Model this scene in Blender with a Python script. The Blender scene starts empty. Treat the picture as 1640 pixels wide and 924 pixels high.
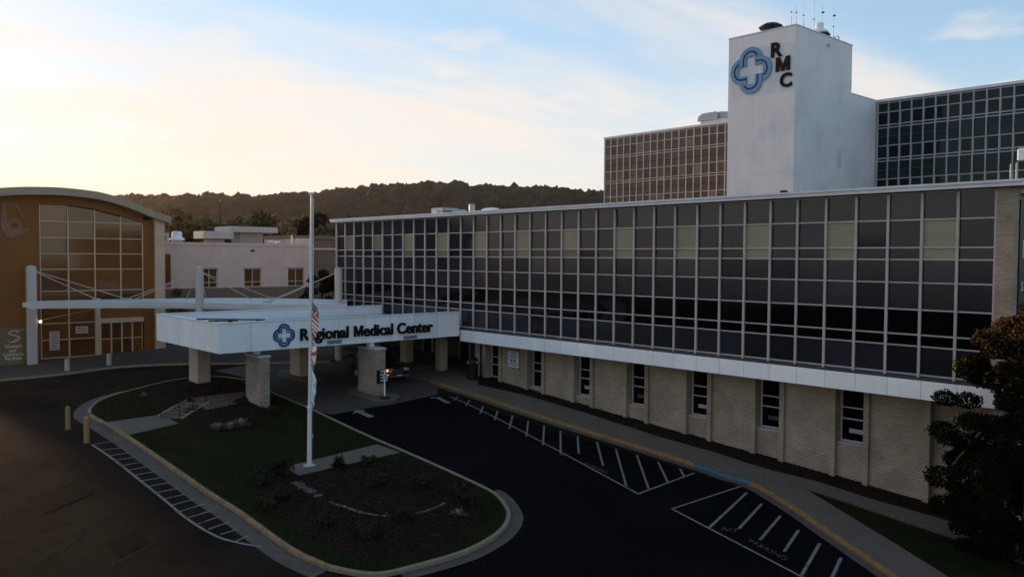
import bpy, bmesh, math, random
import numpy as np
from mathutils import Vector, Matrix
random.seed(7); RNG = np.random.default_rng(11)
SC = bpy.context.scene; COL = SC.collection

# ---------------------------------------------------------------- camera
# x runs along the long glass front, y into the building, z up; heights are measured from the drone's eye level
FPX = 1327.0; CX = 820.0; CY = 462.0
PITCH = math.atan(50 / FPX); ROLL = math.radians(0.34); HEAD = math.atan(1474 / FPX)
_fw = np.array([-math.sin(HEAD), math.cos(HEAD), 0.]); _rt = np.array([math.cos(HEAD), math.sin(HEAD), 0.]); _up = np.array([0, 0, 1.])
_f = _fw * math.cos(PITCH) - _up * math.sin(PITCH); _u = _fw * math.sin(PITCH) + _up * math.cos(PITCH)
CR = math.cos(ROLL) * _rt + math.sin(ROLL) * _u; CU = -math.sin(ROLL) * _rt + math.cos(ROLL) * _u
cam_d = bpy.data.cameras.new('camera'); cam = bpy.data.objects.new('camera', cam_d); COL.objects.link(cam)
cam_d.sensor_width = 36; cam_d.lens = FPX / 1640 * 36; cam_d.clip_start = 0.5; cam_d.clip_end = 6000
cam.matrix_world = Matrix(((CR[0], CU[0], -_f[0], 0), (CR[1], CU[1], -_f[1], 0), (CR[2], CU[2], -_f[2], 0), (0, 0, 0, 1)))
SC.camera = cam

# ---------------------------------------------------------------- sky, sun, exposure
CLO, CHI = .45, .58; CLOUD_AMT = .8; AIR = 1.0; CO1 = 5.4; CO2 = 4.1
SEL = 8; SOFF = 45; DUST = .3; OZ = 3; SKY_SAT = 1.05; SKY_GAM = .5; SKY_TINT = (2.55, 2.65, 2.8)
CLOUD_COOL = (5.8, 5.15, 4.65); CLOUD_WARM = (6.1, 5.2, 4.35); VEIL_COOL = (5.7, 4.9, 4.15); VEIL_WARM = (6.2, 4.95, 3.75)
SKY_STR = .12; SUN_STR = 2.2; EXPO = 0.55; HAZE = .00006
#, sun, exposure
SUN_EL = math.radians(SEL)
SUN_OFF = math.radians(SOFF)                      # left of the view axis
SUN_AZ = HEAD + SUN_OFF                          # counter-clockwise from +y
sun_dir = Vector((-math.sin(SUN_AZ) * math.cos(SUN_EL), math.cos(SUN_AZ) * math.cos(SUN_EL), math.sin(SUN_EL)))
W = bpy.data.worlds.new('World'); SC.world = W; W.use_nodes = True
wn = W.node_tree.nodes; wl = W.node_tree.links; wn.clear()
def WN(t, **k):
    n = wn.new(t)
    for a, b in k.items(): setattr(n, a, b)
    return n
def wmath(op, a, b=None, clamp=False):
    n = WN('ShaderNodeMath', operation=op, use_clamp=clamp)
    for i, v in enumerate((a, b)):
        if v is None: continue
        if isinstance(v, (int, float)): n.inputs[i].default_value = v
        else: wl.new(v, n.inputs[i])
    return n.outputs[0]
def wmix(f, a, b, bt='MIX'):
    n = WN('ShaderNodeMix', data_type='RGBA', blend_type=bt)
    for s, v in ((n.inputs[0], f), (n.inputs[6], a), (n.inputs[7], b)):
        if isinstance(v, (int, float)): s.default_value = v
        elif isinstance(v, tuple): s.default_value = (*v, 1)
        else: wl.new(v, s)
    return n.outputs[2]
sky = WN('ShaderNodeTexSky', sky_type='NISHITA', sun_disc=False, sun_elevation=SUN_EL, sun_rotation=-SUN_AZ,
         altitude=200, air_density=AIR, dust_density=DUST, ozone_density=OZ)
tc = WN('ShaderNodeTexCoord'); sep = WN('ShaderNodeSeparateXYZ'); wl.new(tc.outputs['Generated'], sep.inputs[0])
zc = wmath('ADD', wmath('MAXIMUM', sep.outputs[2], 0.0), 0.07)
px = wmath('DIVIDE', sep.outputs[0], zc); py = wmath('DIVIDE', sep.outputs[1], zc)
comb = WN('ShaderNodeCombineXYZ'); wl.new(px, comb.inputs[0]); wl.new(py, comb.inputs[1])
def fbm(scale, det, rot, sx, sy, off, rough=.55, dist=.3):
    mp = WN('ShaderNodeMapping'); wl.new(comb.outputs[0], mp.inputs[0])
    mp.inputs['Location'].default_value = off; mp.inputs['Rotation'].default_value = (0, 0, rot); mp.inputs['Scale'].default_value = (sx, sy, 1)
    n = WN('ShaderNodeTexNoise'); n.inputs['Scale'].default_value = scale; n.inputs['Detail'].default_value = det
    n.inputs['Roughness'].default_value = rough; n.inputs['Distortion'].default_value = dist
    wl.new(mp.outputs[0], n.inputs['Vector']); return n.outputs['Fac']
def wramp(v, lo, hi):
    n = WN('ShaderNodeMapRange', interpolation_type='SMOOTHSTEP'); wl.new(v, n.inputs[0])
    n.inputs[1].default_value = lo; n.inputs[2].default_value = hi; return n.outputs[0]
big = fbm(.42, 8, HEAD + 1.95, 1.0, .42, (CO1, 1.7, 0), .52, .25)
wisp = fbm(1.3, 8, HEAD + 1.9, 1.0, .30, (7.3, CO2, 0), .62, .5)
upm = wramp(sep.outputs[2], .0, .03)
cm = wmath('MULTIPLY', wmath('MULTIPLY', wramp(big, CLO, CHI), wmath('ADD', wmath('MULTIPLY', wramp(wisp, .34, .66), .75), .25)), upm)
dot = WN('ShaderNodeVectorMath', operation='DOT_PRODUCT'); wl.new(tc.outputs['Generated'], dot.inputs[0]); dot.inputs[1].default_value = sun_dir
puff = fbm(1.9, 7, HEAD, .8, 1.0, (2.7, 5.1, 0), .5, .2)
cm = wmath('MAXIMUM', cm, wmath('MULTIPLY', wmath('MULTIPLY', wramp(puff, .54, .66), wramp(sep.outputs[2], .06, .12)), wmath('MULTIPLY', wmath('SUBTRACT', 1.0, wramp(sep.outputs[2], .2, .34)), .75)))
near_sun = wramp(dot.outputs['Value'], .2, 1.0)
ccol = wmix(near_sun, CLOUD_COOL, CLOUD_WARM)
hsv = WN('ShaderNodeHueSaturation'); hsv.inputs['Saturation'].default_value = SKY_SAT; wl.new(sky.outputs[0], hsv.inputs['Color'])
gam = WN('ShaderNodeGamma'); gam.inputs[1].default_value = SKY_GAM; wl.new(hsv.outputs[0], gam.inputs[0])
skyb = wmix(1.0, gam.outputs[0], SKY_TINT, 'MULTIPLY')
veil = wmath('MULTIPLY', wmath('SUBTRACT', 1.0, wramp(sep.outputs[2], .0, .26)), wmath('ADD', wmath('MULTIPLY', near_sun, .6), .32))
skyv = wmix(veil, skyb, wmix(near_sun, VEIL_COOL, VEIL_WARM))
out_c = wmix(wmath('MULTIPLY', cm, CLOUD_AMT), skyv, ccol)
bg = WN('ShaderNodeBackground'); wl.new(out_c, bg.inputs[0]); bg.inputs[1].default_value = SKY_STR
wo = WN('ShaderNodeOutputWorld'); wl.new(bg.outputs[0], wo.inputs[0])
sl = bpy.data.lights.new('sun', 'SUN'); sl.energy = SUN_STR; sl.angle = math.radians(4); sl.color = (1, .62, .32)
so = bpy.data.objects.new('sun', sl); COL.objects.link(so); so.rotation_euler = (-sun_dir).to_track_quat('-Z', 'Y').to_euler()
so.location = (-60, 60, 80)
vs = SC.view_settings; vs.view_transform = 'Standard'; vs.look = 'None'; vs.gamma = 1; vs.use_curve_mapping = False; vs.exposure = EXPO

# ---------------------------------------------------------------- geometry helpers
def ray(x, y):
    d = _f * FPX + CR * (x - CX) - CU * (y - CY); return d / np.linalg.norm(d)
def onX(x, y, X): d = ray(x, y); return d * X / d[0]
def onY(x, y, Y): d = ray(x, y); return d * Y / d[1]
def gz(X, Y):                                     # height of the sloping lot
    return float(np.interp(X, [-200, -56, -44.5, -14, 20, 100], [-8.2, -8.3, -8.8, -10.95, -13.0, -14]) + .045 * (np.clip(Y, 2, 40) - 29))
def G(x, y, dz=0.):
    d = ray(x, y); lo, hi = 1., 400.
    for _ in range(48):
        m = (lo + hi) / 2; p = d * m
        if p[2] > gz(p[0], p[1]) + dz: lo = m
        else: hi = m
    return d * lo
def gp(pts, dz=0.): return [tuple(G(x, y, dz)[:2]) for x, y in pts]
def smooth(pts, n=5, closed=False):
    P = [np.array(p, float) for p in pts]; out = []; N = len(P)
    for i in range(N if closed else N - 1):
        if closed: a, b, c, d = P[(i - 1) % N], P[i], P[(i + 1) % N], P[(i + 2) % N]
        else: a, b, c, d = P[max(i - 1, 0)], P[i], P[i + 1], P[min(i + 2, N - 1)]
        for k in range(n):
            t = k / n
            out.append(.5 * ((2 * b) + (-a + c) * t + (2 * a - 5 * b + 4 * c - d) * t * t + (-a + 3 * b - 3 * c + d) * t ** 3))
    if not closed: out.append(P[-1])
    return [tuple(p) for p in out]
WL = {}
def tag(o, label=None, cat=None, group=None, kind=None):
    for k, v in (('label', label), ('category', cat), ('group', group), ('kind', kind)):
        if v: o[k] = v
    return o
def empty(name, loc, label=None, cat=None, group=None):
    o = bpy.data.objects.new(name, None); COL.objects.link(o); o.location = loc; o.empty_display_size = .3
    WL[o.name] = np.array(loc, float); return tag(o, label, cat, group)
def link_mesh(name, me, parent=None, at=(0, 0, 0)):
    o = bpy.data.objects.new(name, me); COL.objects.link(o); at = np.array(at, float)
    if parent is not None: o.parent = parent; o.location = at - WL[parent.name]
    else: o.location = at
    WL[o.name] = at; return o
class MB:
    def __init__(s): s.v = []; s.f = []; s.m = []
    def add(s, vs, fs, m=0):
        b = len(s.v); s.v += [tuple(map(float, p)) for p in vs]; s.f += [tuple(b + i for i in f) for f in fs]; s.m += [m] * len(fs); return s
    def box(s, x0, x1, y0, y1, z0, z1, m=0):
        return s.add([(x0, y0, z0), (x1, y0, z0), (x1, y1, z0), (x0, y1, z0), (x0, y0, z1), (x1, y0, z1), (x1, y1, z1), (x0, y1, z1)],
                     [(0, 3, 2, 1), (4, 5, 6, 7), (0, 1, 5, 4), (1, 2, 6, 5), (2, 3, 7, 6), (3, 0, 4, 7)], m)
    def cbox(s, x0, x1, y0, y1, z0, z1, c=.02, m=0):           # box with chamfered vertical and top edges
        p = [(x0 + c, y0), (x1 - c, y0), (x1, y0 + c), (x1, y1 - c), (x1 - c, y1), (x0 + c, y1), (x0, y1 - c), (x0, y0 + c)]
        cx, cy = (x0 + x1) / 2, (y0 + y1) / 2
        q = [(x + (c if x < cx else -c), y + (c if y < cy else -c)) for x, y in p]
        vs = [(x, y, z0) for x, y in p] + [(x, y, z1 - c) for x, y in p] + [(x, y, z1) for x, y in q]
        fs = [tuple(range(7, -1, -1)), tuple(range(16, 24))]
        for k in (0, 8):
            fs += [(k + i, k + (i + 1) % 8, k + 8 + (i + 1) % 8, k + 8 + i) for i in range(8)]
        return s.add(vs, fs, m)
    def prism(s, pts, axis, a, b, m=0):                       # polygon in the other two axes, extruded along axis
        n = len(pts); mk = {'x': lambda p, t: (t, p[0], p[1]), 'y': lambda p, t: (p[0], t, p[1]), 'z': lambda p, t: (p[0], p[1], t)}[axis]
        return s.add([mk(p, a) for p in pts] + [mk(p, b) for p in pts],
                     [tuple(range(n)), tuple(range(2 * n - 1, n - 1, -1))] + [(i, n + i, n + (i + 1) % n, (i + 1) % n) for i in range(n)], m)
    def tube(s, path, r, n=8, m=0):
        P = [np.array(p, float) for p in path]; N = len(P); rr = r if hasattr(r, '__len__') else [r] * N; vs = []
        for i in range(N):
            t = P[min(i + 1, N - 1)] - P[max(i - 1, 0)]; t = t / (np.linalg.norm(t) + 1e-9)
            a = np.cross(t, (0, 0, 1)) if abs(t[2]) < .95 else np.cross(t, (1, 0, 0)); a /= np.linalg.norm(a); b = np.cross(t, a)
            vs += [P[i] + rr[i] * (math.cos(2 * math.pi * k / n) * a + math.sin(2 * math.pi * k / n) * b) for k in range(n)]
        fs = [(i * n + k, i * n + (k + 1) % n, (i + 1) * n + (k + 1) % n, (i + 1) * n + k) for i in range(N - 1) for k in range(n)]
        return s.add(vs, fs + [tuple(range(n - 1, -1, -1)), tuple(range((N - 1) * n, N * n))], m)
    def lathe(s, prof, c, n=20, m=0):
        vs = [(c[0] + r * math.cos(2 * math.pi * k / n), c[1] + r * math.sin(2 * math.pi * k / n), c[2] + z) for r, z in prof for k in range(n)]
        N = len(prof)
        fs = [(i * n + k, i * n + (k + 1) % n, (i + 1) * n + (k + 1) % n, (i + 1) * n + k) for i in range(N - 1) for k in range(n)]
        return s.add(vs, fs + [tuple(range(n - 1, -1, -1)), tuple(range((N - 1) * n, N * n))], m)
    def mesh(s, name, mats, org=(0, 0, 0), smooth=False, bevel=0):
        me = bpy.data.meshes.new(name); o = np.array(org, float)
        me.from_pydata([tuple(np.array(p) - o) for p in s.v], [], s.f)
        for mt in (mats if isinstance(mats, (list, tuple)) else [mats]): me.materials.append(mt)
        me.polygons.foreach_set('material_index', s.m)
        bm = bmesh.new(); bm.from_mesh(me); bmesh.ops.recalc_face_normals(bm, faces=bm.faces)
        if bevel: bmesh.ops.bevel(bm, geom=list(bm.edges), offset=bevel, segments=2, affect='EDGES', clamp_overlap=True)
        bm.to_mesh(me); bm.free()
        if smooth: me.polygons.foreach_set('use_smooth', [True] * len(me.polygons))
        me.update(); return me
    def build(s, name, mats, parent=None, at=None, smooth=False, bevel=0):
        at = WL[parent.name] if parent is not None else (np.array(at, float) if at is not None else np.zeros(3))
        return link_mesh(name, s.mesh(name, mats, at, smooth, bevel), parent, at)
def sheet_mesh(name, poly, dz, mat, skirt=0., grid=0., dzf=None):
    bm = bmesh.new(); bm.faces.new([bm.verts.new((p[0], p[1], 0)) for p in poly])
    xs = [p[0] for p in poly]; ys = [p[1] for p in poly]
    cuts = [('x', c) for c in (-56, -44.5, -14, 20, -35, -25)] + [('y', 2), ('y', 40)]
    if grid:
        cuts += [('x', c) for c in np.arange(min(xs) + grid, max(xs), grid)] + [('y', c) for c in np.arange(min(ys) + grid, max(ys), grid)]
    for ax, c in cuts:
        bmesh.ops.bisect_plane(bm, geom=bm.verts[:] + bm.edges[:] + bm.faces[:], plane_co=(c, c, 0), plane_no=(1, 0, 0) if ax == 'x' else (0, 1, 0))
    bmesh.ops.triangulate(bm, faces=bm.faces[:])
    for v in bm.verts: v.co.z = gz(v.co.x, v.co.y) + (dzf(v.co.x, v.co.y) if dzf else dz)
    bmesh.ops.recalc_face_normals(bm, faces=bm.faces[:])
    if sum(f.normal.z for f in bm.faces) < 0: bmesh.ops.reverse_faces(bm, faces=bm.faces[:])
    if skirt:
        for e in [e for e in bm.edges if e.is_boundary]:
            a, b = e.verts; bm.faces.new((b, a, bm.verts.new(a.co - Vector((0, 0, skirt))), bm.verts.new(b.co - Vector((0, 0, skirt)))))
    me = bpy.data.meshes.new(name); bm.to_mesh(me); bm.free(); me.materials.append(mat); return me
def sheet(name, poly, dz, mat, skirt=0., grid=0., dzf=None, parent=None, kind=None):
    o = link_mesh(name, sheet_mesh(name, poly, dz, mat, skirt, grid, dzf))
    if parent is not None: o.parent = parent; o.location = -WL[parent.name]; WL[o.name] = np.zeros(3)
    if kind: o['kind'] = kind
    return o
def offset_path(path, d, closed=False):
    P = [np.array(p[:2], float) for p in path]; N = len(P); out = []
    for i in range(N):
        a = P[(i - 1) % N] if closed else P[max(i - 1, 0)]; b = P[(i + 1) % N] if closed else P[min(i + 1, N - 1)]
        t = b - a; t /= np.linalg.norm(t) + 1e-9; out.append(P[i] + d * np.array([t[1], -t[0]]))
    return out
def ribbon(name, path, o0, o1, top, bot, mat, parent=None, kind=None, closed=False, rnd=.025, flat=False):
    """kerb or painted line swept along a path on the ground; o0 and o1 are offsets to its right"""
    L = offset_path(path, o0, closed); R = offset_path(path, o1, closed); mb = MB(); N = len(L); vs = []
    Lc = offset_path(path, o0 + (rnd if o1 > o0 else -rnd), closed); Rc = offset_path(path, o1 - (rnd if o1 > o0 else -rnd), closed)
    for i in range(N):
        z = [gz(*q) for q in (L[i], R[i])]
        if flat: vs += [(*L[i], z[0] + top), (*R[i], z[1] + top)]
        else: vs += [(*L[i], z[0] + bot), (*L[i], z[0] + top - rnd), (*Lc[i], z[0] + top), (*Rc[i], z[1] + top), (*R[i], z[1] + top - rnd), (*R[i], z[1] + bot)]
    k = 2 if flat else 6
    fs = [(i * k + j, i * k + j + 1, ((i + 1) % N) * k + j + 1, ((i + 1) % N) * k + j) for i in range(N if closed else N - 1) for j in range(k - 1)]
    mb.add(vs, fs)
    me = mb.mesh(name, mat)
    o = link_mesh(name, me)
    if flat and sum(p.normal.z for p in me.polygons) < 0: me.flip_normals()
    if parent is not None: o.parent = parent; o.location = -WL[parent.name]
    WL[o.name] = np.zeros(3)
    if kind: o['kind'] = kind
    return o
def line(a, b, step=.6):
    a = np.array(a[:2], float); b = np.array(b[:2], float); n = max(2, int(np.linalg.norm(b - a) / step) + 1)
    return [tuple(a + (b - a) * k / (n - 1)) for k in range(n)]
_dg_tmp = {}
def text_mesh(body, size, depth, fat):
    cu = bpy.data.curves.new('t', 'FONT'); cu.body = body; cu.size = size; cu.extrude = depth; cu.offset = fat; cu.resolution_u = 4
    o = bpy.data.objects.new('t', cu); COL.objects.link(o)
    me = bpy.data.meshes.new_from_object(o.evaluated_get(bpy.context.evaluated_depsgraph_get()))
    bpy.data.objects.remove(o); bpy.data.curves.remove(cu); return me
def letters(body, size, org, ax, ay, az, mat, parent, name='letter', depth=.05, fat=0., width=None, each=True):
    """raised lettering; every character is a mesh of its own, laid out along ax with its up along ay"""
    ax, ay, az, org = (np.array(v, float) for v in (ax, ay, az, org))
    def span(t):
        me = text_mesh(t, size, depth, fat * (.3 if t == 'M' else 1)); c = np.array([v.co[:] for v in me.vertices]); return me, c
    full, fc = span(body); x0 = fc[:, 0].min(); sx = (width / (fc[:, 0].max() - x0)) if width else 1.
    out = []
    for i, ch in (enumerate(body) if each else [(len(body) - 1, None)]):
        if ch == ' ': continue
        if ch is None: me, c = full, fc; dx = 0
        else:
            _, pc = span(body[:i + 1]); me, c = span(ch); dx = pc[:, 0].max() - c[:, 0].max()
            if ch == 'M' and fat > .01:                      # cut as a plain block letter
                w_ = np.ptp(c[:, 0]); h_ = c[:, 1].max(); m0 = c[:, 0].min(); t3 = .2 * w_; bpy.data.meshes.remove(me)
                me = MB().prism([(m0 + x, y) for x, y in ((0, 0), (0, h_), (t3 * 1.2, h_), (w_ / 2, h_ * .36), (w_ - t3 * 1.2, h_), (w_, h_), (w_, 0), (w_ - t3, 0), (w_ - t3, h_ * .66), (w_ / 2 + t3 * .4, 0), (w_ / 2 - t3 * .4, 0), (t3, h_ * .66), (t3, 0))], 'z', -depth, depth).mesh(name, mat)
                c = np.array([v.co[:] for v in me.vertices])
        wv = [org + ax * ((x + dx - x0) * sx) + ay * y + az * (z + depth) for x, y, z in c]
        at = WL[parent.name] if parent is not None else np.zeros(3)
        for v, p in zip(me.vertices, wv): v.co = Vector(p - at)
        me.materials.clear(); me.materials.append(mat); me.name = name
        out.append(link_mesh(name, me, parent, at))
    return out
def np_mesh(name, V, F, mat, fm=None):
    me = bpy.data.meshes.new(name); V = np.asarray(V, np.float32); F = np.asarray(F, np.int32); k = F.shape[1]
    me.vertices.add(len(V)); me.vertices.foreach_set('co', V.ravel()); me.loops.add(F.size); me.loops.foreach_set('vertex_index', F.ravel())
    me.polygons.add(len(F)); me.polygons.foreach_set('loop_start', np.arange(0, F.size, k, dtype=np.int32)); me.polygons.foreach_set('loop_total', np.full(len(F), k, np.int32))
    for m in (mat if isinstance(mat, (list, tuple)) else [mat]): me.materials.append(m)
    if fm is not None: me.polygons.foreach_set('material_index', np.asarray(fm, np.int32))
    me.update(calc_edges=True); return me
def leaf_quads(C, size, up=.35, aspect=.6):
    """one small bent-diamond leaf clump per centre, in all directions"""
    n = len(C); d = RNG.normal(size=(n, 3)); d[:, 2] += up; d /= np.linalg.norm(d, axis=1)[:, None]
    a = np.cross(d, RNG.normal(size=(n, 3))); a /= np.linalg.norm(a, axis=1)[:, None] + 1e-9; b = np.cross(d, a)
    s = (size * RNG.uniform(.6, 1.4, n))[:, None]
    V = np.stack([C - a * s, C + b * s * aspect, C + a * s + d * s * .25, C - b * s * aspect], 1).reshape(-1, 3)
    return V, np.arange(4 * n).reshape(n, 4)
def crown_points(n, blobs, shell=.55):
    """points through a crown made of many lumps (centre, radii)"""
    w = np.array([b[1][0] * b[1][1] * b[1][2] for b in blobs]) ** .67; w /= w.sum(); idx = RNG.choice(len(blobs), n, p=w)
    d = RNG.normal(size=(n, 3)); d /= np.linalg.norm(d, axis=1)[:, None]
    r = (shell + (1 - shell) * RNG.random(n) ** .6) * RNG.uniform(.82, 1.12, n)
    C = np.array([b[0] for b in blobs])[idx]; R = np.array([b[1] for b in blobs])[idx]
    return C + d * r[:, None] * R
def limbs(mb, base, top, r, ends):
    mb.tube([base, base + (top - base) * .5 + np.array([.05, .03, 0]), top], [r * 1.25, r, r * .7], 9)
    for e in ends:
        s = base + (top - base) * random.uniform(.45, .95); m = (s + e) / 2 + np.array([0, 0, .12 * np.linalg.norm(e - s)])
        mb.tube([s, m, e], [r * .45, r * .28, r * .08], 6)

# ---------------------------------------------------------------- materials
def mat(name, col, rough=.7, var=.12, scale=2., bump=0., bscale=30., spec=.4, metal=0., rnd=0., streak=0., col2=None, c2scale=1., c2lo=.5, c2hi=.6, coat=0., emit=None, dist=.02, rvar=True):
    m = bpy.data.materials.new(name); m.use_nodes = True; nt = m.node_tree; N = nt.nodes; L = nt.links; p = N['Principled BSDF']
    def nd(t, **k):
        n = N.new(t)
        for a, b in k.items(): setattr(n, a, b)
        return n
    def mix(f, a, b, bt='MIX'):
        n = nd('ShaderNodeMix', data_type='RGBA', blend_type=bt)
        for s, v in ((n.inputs[0], f), (n.inputs[6], a), (n.inputs[7], b)):
            if isinstance(v, (int, float)): s.default_value = v
            elif isinstance(v, tuple): s.default_value = (*v[:3], 1)
            else: L.new(v, s)
        return n.outputs[2]
    pos = nd('ShaderNodeNewGeometry').outputs['Position']
    def noise(sc, det=5, vec=None, rough_=.6):
        n = nd('ShaderNodeTexNoise'); n.inputs['Scale'].default_value = sc; n.inputs['Detail'].default_value = det; n.inputs['Roughness'].default_value = rough_
        L.new(vec if vec is not None else pos, n.inputs['Vector']); return n.outputs['Fac']
    def rng(v, a, b, c=0., d=1.):
        n = nd('ShaderNodeMapRange'); L.new(v, n.inputs[0])
        for i, q in enumerate((a, b, c, d)): n.inputs[i + 1].default_value = q
        return n.outputs[0]
    c = tuple(col)
    lo = tuple(x * (1 - var) for x in c); hi = tuple(min(x * (1 + var), .95) for x in c)
    cc = mix(rng(noise(scale), .3, .7), lo, hi)
    if col2: cc = mix(rng(noise(c2scale, 7), c2lo, c2hi), cc, tuple(col2))
    if streak:
        mp = nd('ShaderNodeMapping'); mp.inputs['Scale'].default_value = (1, 1, .06); L.new(pos, mp.inputs[0])
        cc = mix(rng(noise(2.2, 6, mp.outputs[0]), .42, .75, 0, streak), cc, tuple(x * .45 for x in c))
    if rnd:
        r = nd('ShaderNodeObjectInfo').outputs['Random']; g = rng(r, 0, 1, 1 - rnd, 1 + rnd)
        cm_ = nd('ShaderNodeCombineColor'); [L.new(g, cm_.inputs[i]) for i in range(3)]
        cc = mix(1., cc, cm_.outputs[0], 'MULTIPLY')
    L.new(cc, p.inputs['Base Color']); p.inputs['Roughness'].default_value = rough; p.inputs['Metallic'].default_value = metal
    p.inputs['Specular IOR Level'].default_value = spec; p.inputs['Coat Weight'].default_value = coat
    if rough > .15 and rvar: L.new(rng(noise(scale * 3 + 1), .3, .7, max(rough - .1, .02), min(rough + .1, 1)), p.inputs['Roughness'])
    if bump:
        b = nd('ShaderNodeBump'); b.inputs['Strength'].default_value = bump; b.inputs['Distance'].default_value = dist
        L.new(noise(bscale, 4), b.inputs['Height']); L.new(b.outputs[0], p.inputs['Normal'])
    if emit: p.inputs['Emission Color'].default_value = (*emit[:3], 1); p.inputs['Emission Strength'].default_value = emit[3]
    return m
def brick_mat(name, c1, c2, mortar, w=.2, h=.075, bump=.6, msize=.012):
    m = bpy.data.materials.new(name); m.use_nodes = True; N = m.node_tree.nodes; L = m.node_tree.links; p = N['Principled BSDF']
    g = N.new('ShaderNodeNewGeometry'); s = N.new('ShaderNodeSeparateXYZ'); L.new(g.outputs['Position'], s.inputs[0])
    a = N.new('ShaderNodeMath'); L.new(s.outputs[0], a.inputs[0]); L.new(s.outputs[1], a.inputs[1])
    c = N.new('ShaderNodeCombineXYZ'); L.new(a.outputs[0], c.inputs[0]); L.new(s.outputs[2], c.inputs[1])
    b = N.new('ShaderNodeTexBrick'); L.new(c.outputs[0], b.inputs['Vector']); b.offset = .5
    b.inputs['Scale'].default_value = 1; b.inputs['Brick Width'].default_value = w; b.inputs['Row Height'].default_value = h; b.inputs['Mortar Size'].default_value = msize
    b.inputs['Color1'].default_value = (*c1, 1); b.inputs['Color2'].default_value = (*c2, 1); b.inputs['Mortar'].default_value = (*mortar, 1); b.inputs['Mortar Smooth'].default_value = .3
    n = N.new('ShaderNodeTexNoise'); n.inputs['Scale'].default_value = .9; n.inputs['Detail'].default_value = 6; L.new(g.outputs['Position'], n.inputs['Vector'])
    r = N.new('ShaderNodeMapRange'); L.new(n.outputs['Fac'], r.inputs[0]); r.inputs[1].default_value = .3; r.inputs[2].default_value = .7; r.inputs[3].default_value = .75; r.inputs[4].default_value = 1.2
    x = N.new('ShaderNodeMix'); x.data_type = 'RGBA'; x.blend_type = 'MULTIPLY'; x.inputs[0].default_value = 1; L.new(b.outputs['Color'], x.inputs[6])
    cb = N.new('ShaderNodeCombineColor'); [L.new(r.outputs[0], cb.inputs[i]) for i in range(3)]; L.new(cb.outputs[0], x.inputs[7])
    dv = N.new('ShaderNodeMath'); dv.operation = 'DIVIDE'; L.new(s.outputs[2], dv.inputs[0]); dv.inputs[1].default_value = h
    fr_ = N.new('ShaderNodeMath'); fr_.operation = 'FRACT'; L.new(dv.outputs[0], fr_.inputs[0])
    lt = N.new('ShaderNodeMath'); lt.operation = 'LESS_THAN'; L.new(fr_.outputs[0], lt.inputs[0]); lt.inputs[1].default_value = .22
    x2 = N.new('ShaderNodeMix'); x2.data_type = 'RGBA'; L.new(lt.outputs[0], x2.inputs[0]); L.new(x.outputs[2], x2.inputs[6]); x2.inputs[7].default_value = (*[q * .55 for q in mortar], 1); x = x2
    L.new(x.outputs[2], p.inputs['Base Color']); p.inputs['Roughness'].default_value = .9
    bp = N.new('ShaderNodeBump'); bp.inputs['Strength'].default_value = bump; bp.inputs['Distance'].default_value = .015; bp.invert = True
    L.new(b.outputs['Fac'], bp.inputs['Height']); L.new(bp.outputs[0], p.inputs['Normal']); return m
M = {}
M['frame'] = mat('frame_metal', (.43, .375, .365), .45, .1, 1.5, rnd=.08, streak=.15)
M['white'] = mat('white_panel', (.82, .82, .82), .5, .05, .8, rnd=.05, streak=.1)
M['fascia'] = mat('fascia_metal', (.66, .64, .64), .5, .08, .6, streak=.12)
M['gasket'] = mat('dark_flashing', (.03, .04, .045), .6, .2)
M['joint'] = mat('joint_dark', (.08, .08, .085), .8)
M['spandrel'] = mat('spandrel_glass', (.017, .0185, .024), .14, .05, .3, rnd=.4, spec=.4, rvar=False)
M['winglass'] = mat('window_glass', (.018, .0195, .026), .07, .05, .5, rnd=.4, spec=.3)
M['blackglass'] = mat('dark_window_glass', (.0015, .0015, .0015), .04, .1, rnd=.3, spec=.25)
M['blind'] = mat('yellow_blind', (.27, .235, .14), .35, .08, 2., rnd=.1, spec=.5)
M['blinddim'] = mat('dim_blind', (.2, .17, .1), .3, .1, 2., rnd=.25, spec=.5)
M['brick'] = brick_mat('tan_brick', (.42, .325, .235), (.34, .255, .18), (.27, .205, .15), .3, .092, .6, .008)
M['brickpier'] = brick_mat('pier_brick', (.42, .34, .285), (.32, .25, .205), (.18, .14, .11), .34, .11, .8, .014)
M['brickcap'] = mat('concrete_cap', (.45, .44, .44), .8, .12, 3, bump=.2)
M['plaster'] = mat('tan_plaster', (.42, .33, .25), .85, .08, 1.2, bump=.15, streak=.15)
M['pilaster'] = mat('tan_concrete', (.36, .29, .225), .85, .1, 1.5, bump=.2, streak=.2)
M['tower'] = mat('white_stucco', (.78, .735, .71), .8, .05, .3, bump=.12, bscale=18, streak=.13, col2=(.68, .65, .64), c2scale=.25, c2lo=.5, c2hi=.62)
M['greenspan'] = mat('green_spandrel', (.004, .020, .021), .2, .08, .5, rnd=.35, spec=.2, rvar=False)
M['greenwin'] = mat('green_window', (.0015, .003, .0035), .05, .1, .5, rnd=.5, spec=.2)
M['brownspan'] = mat('brown_spandrel', (.075, .054, .042), .25, .08, .5, rnd=.25, rvar=False, spec=.35)
M['brownwin'] = mat('brown_window', (.06, .042, .028), .12, .2, .5, rnd=.6)
M['ochre'] = mat('glow_warmed_stucco', (.20, .07, .0115), .85, .1, .5, bump=.1, streak=.1)  # brown stucco, with orange flare glow mixed into the base colour
M['ochretrim'] = mat('tan_trim', (.58, .40, .26), .7, .08, 1)
M['glowglass'] = mat('amber_reflection_glass', (.13, .044, .007), .08, .25, .4, rnd=.3, spec=.6)  # amber reflections put into the base colour of the panes
M['ochrefascia'] = mat('roof_edge_metal', (.34, .24, .16), .5, .06, .5, streak=.1)
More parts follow.
